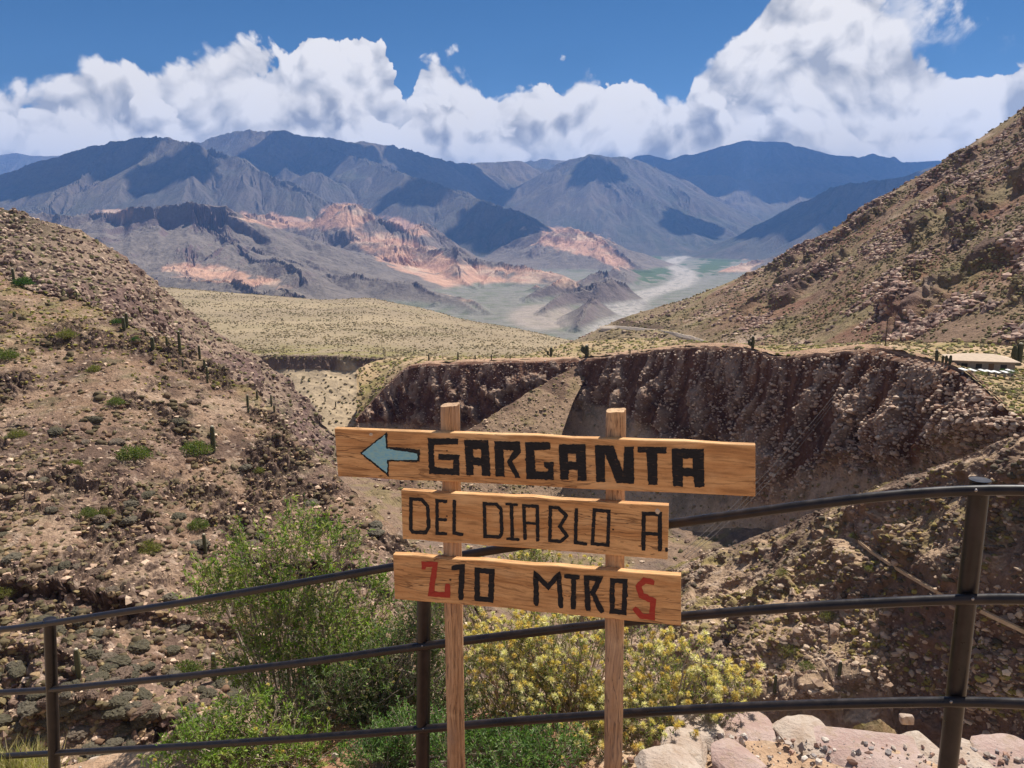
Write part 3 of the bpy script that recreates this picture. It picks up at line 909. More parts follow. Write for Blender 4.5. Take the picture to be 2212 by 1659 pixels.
def far_ridges():
    S = 0.60
    main = [
        # (points (px, py, Y), side slope, spur spacing m)
        ([(-300, 350, 19000), (-100, 332, 19000), (0, 330, 19000), (60, 330, 18800), (160, 338, 18500), (300, 350, 18000)], .45, 1500),
        # big mountain on the left
        ([(-380, 470, 9400), (-200, 430, 9300), (-60, 400, 9200), (0, 382, 9100), (60, 358, 9100), (130, 336, 9000), (190, 315, 9000), (250, 305, 8950), (300, 297, 8900), (338, 293, 8800),
          (380, 302, 8700), (430, 314, 8500), (500, 338, 8300), (560, 368, 8100), (620, 388, 7900), (700, 432, 7700), (750, 475, 7500)], .52, 620),
        # long mountain behind it
        ([(380, 318, 12200), (430, 304, 12000), (480, 289, 11800), (540, 280, 11600), (600, 282, 11500), (680, 292, 11500), (760, 303, 11500), (830, 310, 11600), (900, 325, 11900),
          (960, 345, 12300), (1000, 352, 12500), (1030, 353, 13300), (1060, 346, 13500), (1092, 342, 13500), (1130, 351, 13600), (1200, 372, 13800)], .50, 800),
        # the spur coming forward from it
        ([(680, 293, 11500), (740, 330, 10700), (790, 345, 10000), (860, 372, 9300), (940, 396, 8800), (1040, 430, 8300), (1130, 461, 7900), (1160, 484, 7700), (1210, 520, 7500)], .52, 520),
        ([(600, 284, 11500), (585, 330, 10600), (650, 380, 9900), (700, 372, 9300)], .50, 700),
        # sharp mountain right of the middle
        ([(1060, 440, 12000), (1100, 412, 11800), (1150, 386, 11700), (1220, 346, 11500), (1270, 333, 11400), (1330, 336, 11500), (1385, 346, 11700), (1450, 376, 12000), (1530, 420, 12300),
          (1600, 442, 12600), (1660, 456, 12800)], .52, 650),
        ([(1270, 334, 11400), (1290, 380, 10700), (1340, 420, 10200), (1400, 470, 9700), (1470, 520, 9200)], .52, 500),
        # cloud-capped range
        ([(1380, 332, 17000), (1450, 340, 16800), (1500, 330, 16600), (1560, 315, 16500), (1620, 304, 16500), (1700, 308, 16500), (1780, 330, 16600), (1850, 334, 16600), (1900, 330, 16400),
          (1960, 350, 16000), (2030, 345, 16000), (2120, 360, 16000), (2300, 380, 16000)], .42, 1000),
        ([(1430, 360, 14500), (1480, 380, 14200), (1560, 372, 14000), (1640, 392, 13700), (1720, 392, 13500), (1800, 388, 13500), (1880, 400, 13300)], .42, 700),
        ([(1560, 372, 14000), (1600, 430, 13000), (1690, 470, 12400)], .42, 700),
        # dark ridge low on the right
        ([(1560, 536, 9300), (1600, 515, 9200), (1650, 491, 9000), (1700, 456, 8800), (1750, 430, 8600), (1800, 405, 8500), (1830, 396, 8400), (1900, 386, 8300), (1960, 380, 8300), (2100, 340, 8300), (2300, 300, 8300)], .55, 480),
        # behind, closing the valley
        ([(1100, 352, 16500), (1180, 342, 16000), (1260, 345, 16000), (1400, 352, 16500)], .40, 1200),
    ]
    foot = [
        # cuesta with its cliff, left
        ([(-200, 500, 5200), (-60, 470, 5200), (60, 463, 5100), (160, 466, 5000), (250, 458, 4900), (330, 446, 4800), (410, 437, 4700), (470, 449, 4700), (520, 480, 4700), (560, 503, 4700), (640, 535, 4650), (720, 562, 4600), (800, 578, 4500), (880, 592, 4400)], .40, 260),
        ([(410, 437, 4700), (470, 500, 4200), (560, 560, 3700), (640, 600, 3300)], .32, 220),
        ([(250, 460, 4900), (300, 530, 4200), (340, 590, 3600)], .35, 240),
        # pink badlands
        ([(500, 470, 6000), (560, 462, 6000), (620, 480, 5950), (690, 478, 5900), (740, 441, 5900), (790, 470, 5800), (830, 482, 5700), (880, 500, 5600), (900, 480, 5900), (930, 500, 5800)], .55, 240),
        ([(690, 500, 5600), (760, 520, 5300), (840, 528, 5100), (920, 540, 5000), (960, 533, 4950), (1020, 560, 4800), (1080, 570, 4650), (1140, 580, 4500), (1200, 590, 4400), (1240, 612, 4250)], .52, 200),
        ([(840, 530, 5100), (870, 570, 4700), (900, 600, 4300)], .48, 180),
        ([(960, 535, 4950), (1000, 590, 4400), (1030, 625, 4050)], .5, 160),
        ([(1080, 572, 4650), (1060, 610, 4300), (1050, 634, 4050)], .5, 160),
        # pink hill under the sharp mountain
        ([(1130, 520, 7000), (1180, 500, 6900), (1225, 490, 6800), (1270, 502, 6600), (1320, 530, 6300), (1360, 556, 6000), (1390, 575, 5800)], .42, 220),
        # blue pyramids at the edge of the river
        ([(1180, 640, 4000), (1230, 610, 4100), (1262, 590, 4250), (1290, 582, 4300), (1310, 610, 4000), (1335, 650, 3600), (1345, 675, 3350)], .62, 150),
        ([(1230, 640, 3700), (1270, 625, 3600), (1300, 650, 3400)], .6, 130),
        ([(1120, 640, 3900), (1150, 615, 4000), (1180, 640, 3800)], .6, 140),
        ([(1195, 662, 3000), (1225, 640, 3150), (1245, 628, 3250), (1275, 618, 3300), (1300, 603, 3450), (1318, 612, 3500), (1334, 630, 3450)], .78, 110),
        ([(1238, 702, 2500), (1270, 664, 2700), (1300, 640, 2850), (1326, 655, 2900), (1346, 682, 2850)], .72, 95),
        ([(1150, 645, 3450), (1175, 618, 3600), (1200, 598, 3750), (1232, 606, 3700)], .75, 110),
        ([(960, 655, 3200), (1000, 637, 3300), (1040, 647, 3250), (1080, 668, 3000)], .5, 120),
        ([(1335, 610, 4300), (1350, 590, 4600), (1345, 574, 5000)], .5, 140),
        # low hills under the badlands
        ([(640, 600, 3700), (720, 592, 3700), (800, 600, 3600), (900, 612, 3500), (980, 640, 3300), (1060, 668, 3000)], .35, 180),
        ([(330, 600, 3300), (420, 612, 3000), (520, 625, 2800), (640, 640, 2600)], .3, 200),
        # pink foot of the dark ridge, right
        ([(1500, 606, 5400), (1540, 588, 5500), (1590, 574, 5600), (1650, 560, 5700), (1760, 520, 5700)], .45, 220),
    ]
    return main, foot


def build_far():
    PX = np.linspace(-130, 2340, 1180)
    Yr = np.concatenate([np.geomspace(1250, 2400, 80), np.geomspace(2400, 13000, 600)[1:], np.geomspace(13000, 21500, 110)[1:]])
    ux = (PX - 1106) / F
    # direction across: x = u * depth, use plain perspective columns
    NV, NU = len(Yr), len(PX)
    X = ux[None, :] * (Yr[:, None] * math.cos(PITCH) + 60.0)
    Y = np.repeat(Yr[:, None], NU, 1)
    rng = np.random.default_rng(5)
    main, foot = far_ridges()
    segs = []     # ax ay az bx by bz k conc
    def add_line(P, k, conc):
        for a, b in zip(P[:-1], P[1:]):
            segs.append((*a, *b, k, conc))
    def spurs(P, k, spacing, level, conc):
        L = np.linalg.norm(np.diff(P[:, :2], axis=0), axis=1)
        tot = L.sum(); s = spacing * rng.uniform(0.2, 0.8)
        side = 1
        while s < tot:
            i = np.searchsorted(np.cumsum(L), s)
            t = (s - (np.cumsum(L)[i] - L[i])) / L[i]
            p = P[i] * (1 - t) + P[i + 1] * t
            d = P[i + 1, :2] - P[i, :2]; d /= np.linalg.norm(d)
            h = p[2] - FLOOR
            if h > 40:
                for sd in ((side,) if level else (1, -1)):
                    nrm = np.array([-d[1], d[0]]) * sd
                    a = rng.normal(0, 0.35)
                    nrm = np.array([nrm[0] * math.cos(a) - nrm[1] * math.sin(a), nrm[0] * math.sin(a) + nrm[1] * math.cos(a)])
                    length = h / k * rng.uniform(0.65, 1.05) * (1 if level == 0 else 0.5)
                    q = [np.array([p[0], p[1], p[2] - (2 if level == 0 else 0.05 * h)])]
                    cur = p[:2].copy(); z = q[0][2]
                    nst = 4 if level == 0 else 3
                    zf = p[2] - h * rng.uniform(0.72, 0.95) * (1 if level == 0 else 0.75)
                    for j in range(nst):
                        aa = rng.normal(0, 0.28)
                        nrm = np.array([nrm[0] * math.cos(aa) - nrm[1] * math.sin(aa), nrm[0] * math.sin(aa) + nrm[1] * math.cos(aa)])
                        cur = cur + nrm * length / nst
                        f = (j + 1) / nst
                        z = q[0][2] + (zf - q[0][2]) * f ** 0.85
                        q.append(np.array([cur[0], cur[1], z]))
                    q = np.array(q)
                    add_line(q, k * 1.18, conc)
                    if level == 0:
                        spurs(q, k * 1.15, spacing * 0.42, 1, conc)
            side = -side
            s += spacing * rng.uniform(0.6, 1.4)
    for lst, conc in ((main, 1.0), (foot, 0.0)):
        for pts, k, sp in lst:
            P = np.array([at(*p) for p in pts])
            add_line(P, k * 1.3, conc)
            spurs(P, k, sp, 0, conc)
    segs = np.array(segs)
    # coarse height from the ridge skeleton
    sv, su = 3, 3
    iv = np.unique(np.r_[np.arange(0, NV, sv), NV - 1]); iu = np.unique(np.r_[np.arange(0, NU, su), NU - 1])
    xc = X[np.ix_(iv, iu)]; yc = Y[np.ix_(iv, iu)]
    wx = 90 * pnoise(xc / 700, yc / 700, 0 * xc + 3.3) + 35 * pnoise(xc / 240, yc / 240, 0 * xc + 7.3)
    wy = 90 * pnoise(xc / 700, yc / 700, 0 * xc + 9.1) + 35 * pnoise(xc / 240, yc / 240, 0 * xc + 1.3)
    tilt = FLOOR + 6e-3 * np.clip(yc - 5000, 0, None) - 0.012 * np.clip(4000 - yc, 0, None)
    best = np.full(xc.shape, -1e9)
    kind = np.zeros(xc.shape)
    for (ax, ay, az, bx, by, bz, k, conc) in segs:
        dx, dy = bx - ax, by - ay
        t = np.clip(((xc + wx - ax) * dx + (yc + wy - ay) * dy) / (dx * dx + dy * dy + 1e-6), 0, 1)
        d = np.hypot(xc + wx - ax - t * dx, yc + wy - ay - t * dy)
        z = az + (bz - az) * t
        hh = np.maximum(z - FLOOR, 30.0)
        cand = z - k * d * (1.0 - 0.22 * np.clip(k * d / hh, 0, 1.5))
        mk = cand > best
        best = np.where(mk, cand, best)
        kind = np.where(mk, conc, kind)
    # soft union with the valley floor
    s = 26.0
    dd = best - tilt
    hc = tilt + np.where(dd > 6 * s, dd, s * np.log1p(np.exp(np.clip(dd / s, -50, 50))))
    hc = hc - s * math.log(2) * np.exp(-np.abs(dd) / s)
    # up to full resolution
    def up(A):
        B = np.stack([np.interp(np.arange(NU), iu, r) for r in A])
        C = np.empty((NV, NU)); fi = np.interp(np.arange(NV), iv, np.arange(len(iv)))
        lo = np.floor(fi).astype(int).clip(0, len(iv) - 2); fr = (fi - lo)[:, None]
        return B[lo] * (1 - fr) + B[lo + 1] * fr
    h = up(hc); kd = up(kind); above = h - up(tilt)
    # gullies: waves across the fall line, in several sizes
    def grad(h):
        dhu = np.gradient(h, axis=1); dhv = np.gradient(h, axis=0)
        xu = np.gradient(X, axis=1); xv = np.gradient(X, axis=0); yv = np.gradient(Y, axis=0)
        gx = dhu / xu
        gy = (dhv - gx * xv) / yv
        return gx, gy
    def smooth(A, w):
        k = np.hanning(2 * w + 3)[1:-1]; k /= k.sum()
        A = np.apply_along_axis(lambda r: np.convolve(np.pad(r, w, mode='edge'), k, 'valid'), 1, A)
        return np.apply_along_axis(lambda r: np.convolve(np.pad(r, w, mode='edge'), k, 'valid'), 0, A)
    hs = smooth(h, 6)
    gx, gy = grad(hs)
    amp_all = sstep(8, 120, above)
    rnd = np.random.default_rng(3).random((4, 64, 64))
    Xw = X + 40 * pnoise(X / 260, Y / 260, 0 * X + 5); Yw = Y + 40 * pnoise(X / 260, Y / 260, 0 * X + 8)
    g_sig = np.zeros_like(h)
    for wl, am in ((620.0, 0.055), (300.0, 0.06), (140.0, 0.055), (70.0, 0.03)):
        gm = np.hypot(gx, gy) + 1e-4
        px_, py_ = -gy / gm, gx / gm
        cs = wl * 1.3
        cx = np.floor(Xw / cs).astype(int); cy = np.floor(Yw / cs).astype(int)
        num = np.zeros_like(h); den = np.zeros_like(h)
        for ox in (-1, 0, 1):
            for oy in (-1, 0, 1):
                qx = cx + ox; qy = cy + oy
                a = rnd[0][qx % 64, qy % 64]; b = rnd[1][qx % 64, qy % 64]
                ddx = Xw - (qx + 0.5 + 0.7 * (a - 0.5)) * cs; ddy = Yw - (qy + 0.5 + 0.7 * (b - 0.5)) * cs
                w = np.exp(-(ddx * ddx + ddy * ddy) / (0.42 * cs * cs))
                num += w * np.cos((ddx * px_ + ddy * py_) * (2 * math.pi / wl)); den += w
        g = num / (den + 1e-6)
        g = 1 - 2 * np.abs(g) if wl < 100 else g
        dh = g * am * wl * np.clip(gm / 0.45, 0, 1.3) * amp_all
        h = h + dh
        g_sig += g * (0.5 if wl > 100 else 0.3)
        gx2, gy2 = grad(dh)
        gx = gx + 0.8 * np.clip(gx2, -.6, .6); gy = gy + 0.8 * np.clip(gy2, -.6, .6)
    P3 = np.stack([X, Y, h], -1)
    PXg, PYg = proj(P3)
    # cuesta cliff: a break along the front of the left foothill
    cl = (PXg > 150) & (PXg < 620) & (Y > 3300) & (Y < 5000) & (kd < 0.5)
    cr = np.array([at(*p) for p in foot[0][0]]); crx = [p[0] for p in foot[0][0]]
    chh = np.interp(PXg, crx, cr[:, 2]); cyy = np.interp(PXg, crx, cr[:, 1])
    dd = chh - h + 16 * fbm(P3 * np.array([1, 1, 0]), 200.0, 4, seed=101, ridged=True)
    fr_ = sstep(40, -30, Y - cyy) * sstep(3000, 3500, Y)
    tm = fr_ * sstep(180, 300, PXg) * sstep(600, 520, PXg) * (1 - 0.9 * kd) * (0.55 + 0.45 * sstep(-0.2, 0.1, pnoise(PXg / 90.0, 0 * PXg, 0 * PXg + 2.2)))
    h = h - 95 * tm * sstep(12, 30, dd) * (1 - sstep(70, 260, dd))
    h = h + 3.0 * fbm(P3 * np.array([1, 1, 0]), 90.0, 3, seed=102, ridged=True) * amp_all * (1 + 2.2 * (1 - kd))
    P3[..., 2] = h
    gx, gy = grad(h)
    slope = np.hypot(gx, gy)
    # colours of rock and plants
    c = base_col(P3, (0.082, 0.080, 0.072))
    n1 = fbm(P3, 900.0, 5, seed=111); n2 = fbm(P3, 300.0, 5, seed=112); n3 = fbm(P3, 120.0, 4, seed=113)
    c = mixc(c, kd * 0.8 * sstep(-0.1, 0.25, n1), (0.062, 0.068, 0.050))
    c = mixc(c, kd * 0.6 * sstep(0.0, 0.3, n2), (0.10, 0.085, 0.078))
    c = mixc(c, kd * 0.55 * sstep(250, 900, above) * sstep(0.0, 0.3, fbm(P3, 1500.0, 4, seed=114) + 0.1), (0.19, 0.15, 0.10))
    c = mixc(c, 0.5 * sstep(0.45, 0.85, slope), (0.145, 0.12, 0.11))
    c = mixc(c, kd * 0.35 * sstep(0.2, 0.7, g_sig), (0.15, 0.135, 0.12))
    # foothills: grey scree
    lo = (1 - kd)
    c = mixc(c, lo * 0.85, (0.185, 0.160, 0.140))
    c = mixc(c, lo * 0.6 * sstep(-0.05, 0.2, n3), (0.125, 0.110, 0.100))
    c = mixc(c, lo * 0.85 * tm * sstep(0.55, 1.0, slope), (0.12, 0.08, 0.085))
    c = mixc(c, lo * 0.5 * sstep(0.5, 0.9, slope), (0.15, 0.115, 0.115))
    # pink badlands, where the soft beds lie bare
    def blob(px, py, rx, ry, ang=0.0):
        a = math.radians(ang)
        dx, dy = PXg - px, PYg - py
        u = (dx * math.cos(a) + dy * math.sin(a)) / rx; v = (-dx * math.sin(a) + dy * math.cos(a)) / ry
        return np.exp(-(u * u + v * v))
    pk = (blob(600, 478, 95, 16, 6) + 1.2 * blob(745, 462, 48, 26) + blob(860, 545, 120, 26, 20) + 1.2 * blob(940, 580, 110, 30, 18) + 1.3 * blob(1060, 608, 75, 26)
          + 1.1 * blob(1180, 600, 60, 16, 10) + 1.2 * blob(1230, 520, 85, 26, 10) + blob(1320, 560, 55, 16, 25) + blob(880, 490, 50, 14, 20)
          + 1.3 * blob(1560, 592, 80, 18, -18) + 0.7 * blob(430, 590, 120, 22, 5) + 0.6 * blob(250, 458, 60, 8) + 0.5 * blob(560, 610, 120, 16, 8))
    pk = sstep(0.34, 0.62, pk + 0.55 * n3 + 0.35 * n2) * sstep(11500, 8000, Y)
    pk = pk * sstep(-0.30, 0.0, fbm(P3, 140.0, 4, seed=120) + 0.12)
    c = mixc(c, 0.92 * pk, (0.47, 0.29, 0.205))
    c = mixc(c, 0.7 * pk * sstep(0.0, 0.2, fbm(P3 * np.array([.3, .3, 2.2]), 120.0, 4, seed=116)), (0.48, 0.38, 0.29))
    c = mixc(c, 0.4 * pk * sstep(0.05, 0.25, fbm(P3 * np.array([.4, .4, 2.0]), 90.0, 4, seed=117)), (0.34, 0.19, 0.15))
    # valley floor: braided gravel, scrub and fields
    flat = sstep(26, 10, above)
    c = mixc(c, flat, (0.19, 0.185, 0.16))
    c = mixc(c, flat * 0.7 * sstep(-0.05, 0.2, fbm(P3, 70.0, 5, seed=118)), (0.135, 0.15, 0.10))
    river = np.interp(PYg, [538, 548, 560, 572, 585, 600, 618, 640, 660, 690, 740], [1560, 1510, 1462, 1442, 1476, 1484, 1460, 1372, 1345, 1330, 1320])
    rw = np.interp(PYg, [536, 560, 600, 640, 740], [20, 26, 38, 60, 95])
    bed = sstep(1.0, 0.4, np.abs(PXg - river - 8 * n3) / rw)
    br = fbm(np.stack([PXg * 1.0, PYg * 3.2, 0 * PXg], -1), 16.0, 4, seed=121, ridged=True)
    c = mixc(c, flat * bed * (0.35 + 0.65 * sstep(0.1, 0.5, br)), (0.33, 0.31, 0.285))
    fan = sstep(1.0, 0.6, np.hypot((PXg - 1175) / 95, (PYg - 685) / 34))
    c = mixc(c, flat * fan * 0.6, (0.36, 0.30, 0.255))
    fld = np.maximum(blob(1395, 585, 70, 26, -10), np.maximum(blob(1545, 570, 60, 16, -20), blob(1400, 556, 45, 8)))
    fn = fbm(P3 * np.array([1, 0.4, 0]), 120.0, 3, seed=119)
    c = mixc(c, flat * (1 - bed) * sstep(0.40, 0.62, fld + 1.1 * fn) * 0.85, (0.06, 0.10, 0.04))
    m = col_terrain('far_rock', 60.0, 18.0, 0.36, 8.0, 0.8, tint=(1.02, 0.97, 0.92))
    land('mountains', P3, c, m)
    # the lowlands all round, out to the horizon
    g = 22000.0
    gm, t, b = material('far_ground')
    pos = t.n('ShaderNodeNewGeometry').outputs['Position']
    t.put(b.inputs['Base Color'], t.mix(t.noise(pos, 0.002, 6.0), (0.16, 0.145, 0.11), (0.25, 0.22, 0.17)))
    o = mesh_obj('ground', [(-g, -2500, -459), (g, -2500, -459), (g, 23000, -459), (-g, 23000, -459)], np.array([[0, 1, 2, 3]]), gm)
    o['kind'] = 'structure'


build_far()
build_slope_right()
build_plain()
def build_talus():
    c0 = np.array([0, 1, 2, 3, 4, 5, 6, 7], float)
    X = np.array([1268, 1240, 1200, 1140, 1070, 985, 900, 830], float)
    Yp = np.array([778, 792, 815, 850, 892, 945, 1000, 1050], float)
    D = np.array([343, 331, 320, 308, 296, 283, 270, 258], float)
    cr = at(X, Yp, D)
    w = np.array([1.5, 3, 5, 9, 15, 20, 24, 25], float)
    lb = cr + np.stack([-0.6 * w, 0.75 * w, -0.9 * w], -1)
    rf = cr + np.stack([0.40 * w, -0.8 * w, -0.60 * w], -1)
    rf2 = rf + np.stack([0.9 * w, -1.3 * w, -1.0 * w], -1)
    G = loft(c0, [lb, cr, rf, rf2], 330, [70, 130, 110], sm=2.0)
    n = normals(G)
    G = G + n * (1.1 * fbm(G, 12.0, 4, seed=131) + 0.45 * fbm(G, 2.6, 4, seed=132, gain=0.6))[..., None]
    c = base_col(G, (0.275, 0.205, 0.155))
    c = mixc(c, 0.65 * sstep(0.0, 0.25, fbm(G, 8.0, 4, seed=133)), (0.20, 0.165, 0.10))
    c = mixc(c, 0.8 * sstep(0.0, 0.18, fbm(G, 14.0, 4, seed=134)), (0.125, 0.085, 0.07))
    m = col_terrain('talus_earth', 1.6, 0.45, 0.5, 0.3, 1.0)
    land('talus_spur', G, c, m)


build_gorge_wall()
build_talus()
build_hill_dark()
build_hill_near()
build_gorge_floor()
build_spur()
#NEXT
# ------------------------------------------------------------------ near ground under the railing
def z_near(x, y):
    x = np.asarray(x, float); y = np.asarray(y, float)
    z = -2.43 + np.where(x < 1.1, 0.225 * (x - 1.1), 0.03 * (x - 1.1))
    z = np.maximum(z, -4.6)
    z = z + 0.16 * np.clip(3.0 - y, 0, 6)
    ye = np.interp(x, [-8, -3, -2.2, -0.6, 0.3, 0.75, 1.1, 2.3, 6], [4.6, 4.42, 4.42, 4.2, 3.9, 3.6, 3.45, 3.28, 3.1])
    over = np.clip(y - ye, 0, None)
    return z - 1.25 * over - 0.35 * np.minimum(over, 0.6)


def build_near_ground():
    xs = np.concatenate([np.linspace(-45, -4, 40), np.linspace(-4, 4, 360)[1:], np.linspace(4, 45, 40)[1:]])
    ys = np.concatenate([np.linspace(-45, 1.5, 50), np.linspace(1.5, 7, 260)[1:], np.linspace(7, 34, 50)[1:]])
    X, Y = np.meshgrid(xs, ys)
    Z = z_near(X, Y)
    G = np.stack([X, Y, Z], -1)
    G[..., 2] += 0.10 * fbm(G, 1.4, 4, seed=201) + 0.03 * fbm(G, 0.22, 4, seed=202, gain=0.6)
    G[..., 2] += sstep(8, 14, Y) * 2.0 * fbm(G, 6.0, 3, seed=203)
    c = base_col(G, (0.44, 0.33, 0.245))
    c = mixc(c, 0.6 * sstep(-0.1, 0.3, fbm(G, 0.5, 4, seed=204)), (0.37, 0.255, 0.185))
    c = mixc(c, 0.6 * sstep(0.05, 0.3, fbm(G, 0.08, 4, seed=205)), (0.50, 0.43, 0.36))
    c = mixc(c, sstep(0.6, 0.2, X) * sstep(-2.2, -1.0, X) * 0.8, (0.30, 0.165, 0.11))
    m = col_terrain('path_earth', 0.12, 0.025, 0.3, 0.02, 0.8)
    land('path', G, c, m)


build_near_ground()

# ------------------------------------------------------------------ wooden sign
def wood(name, c_light, c_dark, c_crack, along='X', knots=True, grey=0.0):
    m, t, b = material(name)
    co = t.n('ShaderNodeTexCoord').outputs['Object']
    inf = t.n('ShaderNodeObjectInfo').outputs['Random']
    off = t.xyz(t.m('MULTIPLY', inf, 37.0), t.m('MULTIPLY', inf, 11.0), t.m('MULTIPLY', inf, 23.0))
    co = t.vm('ADD', co, off)
    st = (1.0, 9.0, 11.0) if along == 'X' else (13.0, 13.0, 1.0)
    wob = t.n('ShaderNodeTexNoise'); t.put(wob.inputs['Vector'], t.vm('MULTIPLY', co, (2.2, 3.0, 5.0) if along == 'X' else (4, 4, 2)))
    wob.inputs['Scale'].default_value = 1.0; wob.inputs['Detail'].default_value = 3.0
    warp = t.vm('SCALE', t.vm('SUBTRACT', wob.outputs['Color'], (0.5, 0.5, 0.5)), 0.09)
    cw = t.vm('ADD', co, warp)
    v = t.vm('MULTIPLY', cw, st)
    broad = t.noise(v, 2.6, 4.0, 0.55)
    grain = t.noise(t.vm('MULTIPLY', cw, (1.6, 22.0, 30.0) if along == 'X' else (40.0, 40.0, 1.6)), 3.4, 6.0, 0.65)
    c = t.mix(t.mr(broad, 0.30, 0.72), c_light, c_dark)
    c = t.mix(t.m('MULTIPLY', t.mr(grain, 0.44, 0.68), 0.75), c, tuple(0.45 * a for a in c_dark))
    # thin dark checks in the grain
    ck = t.noise(t.vm('MULTIPLY', cw, (1.1, 30.0, 38.0) if along == 'X' else (34.0, 34.0, 0.9)), 1.5, 3.0, 0.5)
    cm = t.m('MULTIPLY', t.mr(t.m('ABSOLUTE', t.m('SUBTRACT', ck, 0.5)), 0.020, 0.004), t.mr(t.noise(co, 3.0, 2.0), 0.42, 0.56))
    c = t.mix(t.m('MULTIPLY', cm, 0.85), c, c_crack)
    if knots:
        kv = t.voro(t.vm('MULTIPLY', co, (2.6, 1.0, 5.0) if along == 'X' else (6, 6, 2.4)), 1.0)
        kk = t.mr(kv, 0.085, 0.045)
        c = t.mix(t.m('MULTIPLY', kk, 0.75), c, tuple(0.30 * a for a in c_dark))
    pn = t.noise(co, 160.0, 3.0, 0.6)
    c = t.mix(t.m('MULTIPLY', t.mr(pn, 0.55, 0.75), 0.25), c, c_crack)
    stn = t.noise(t.vm('MULTIPLY', co, (1.0, 1.0, 2.2)), 4.0, 5.0, 0.6)
    c = t.mix(t.m('MULTIPLY', t.mr(stn, 0.54, 0.74), 0.40), c, tuple(0.50 * a for a in c_dark))
    c = t.mix(t.m('MULTIPLY', t.mr(stn, 0.48, 0.30), 0.45), c, (0.78, 0.52, 0.27))
    c = t.mix(t.m('MULTIPLY', inf, 0.15), c, (0.50, 0.255, 0.125))
    if grey:
        c = t.mix(t.m('MULTIPLY', t.mr(t.noise(co, 5.0, 4.0), 0.4, 0.65), grey), c, (0.36, 0.31, 0.26))
    t.put(b.inputs['Base Color'], c)
    b.inputs['Roughness'].default_value = 0.72
    b.inputs['Specular IOR Level'].default_value = 0.25
    bump(t, b, t.m('SUBTRACT', t.m('MULTIPLY', grain, 0.6), t.m('MULTIPLY', cm, 1.5)), 0.55, 0.002)
    return m


def paint(name, col, col2=None, rough=0.6):
    m, t, b = material(name)
    co = t.n('ShaderNodeTexCoord').outputs['Object']
    n = t.noise(t.vm('MULTIPLY', co, (8.0, 8.0, 30.0)), 6.0, 5.0, 0.6)
    c = t.mix(t.mr(n, 0.35, 0.7), col, col2 or tuple(a * 1.7 + 0.004 for a in col))
    wn = t.noise(t.vm('MULTIPLY', co, (3.0, 3.0, 34.0)), 9.0, 5.0, 0.65)
    c = t.mix(t.m('MULTIPLY', t.mr(wn, 0.62, 0.72), 0.75), c, (0.30, 0.16, 0.07))
    t.put(b.inputs['Base Color'], c)
    b.inputs['Roughness'].default_value = rough
    b.inputs['Specular IOR Level'].default_value = 0.2
    bump(t, b, t.noise(co, 220.0, 3.0), 0.25, 0.001)
    return m


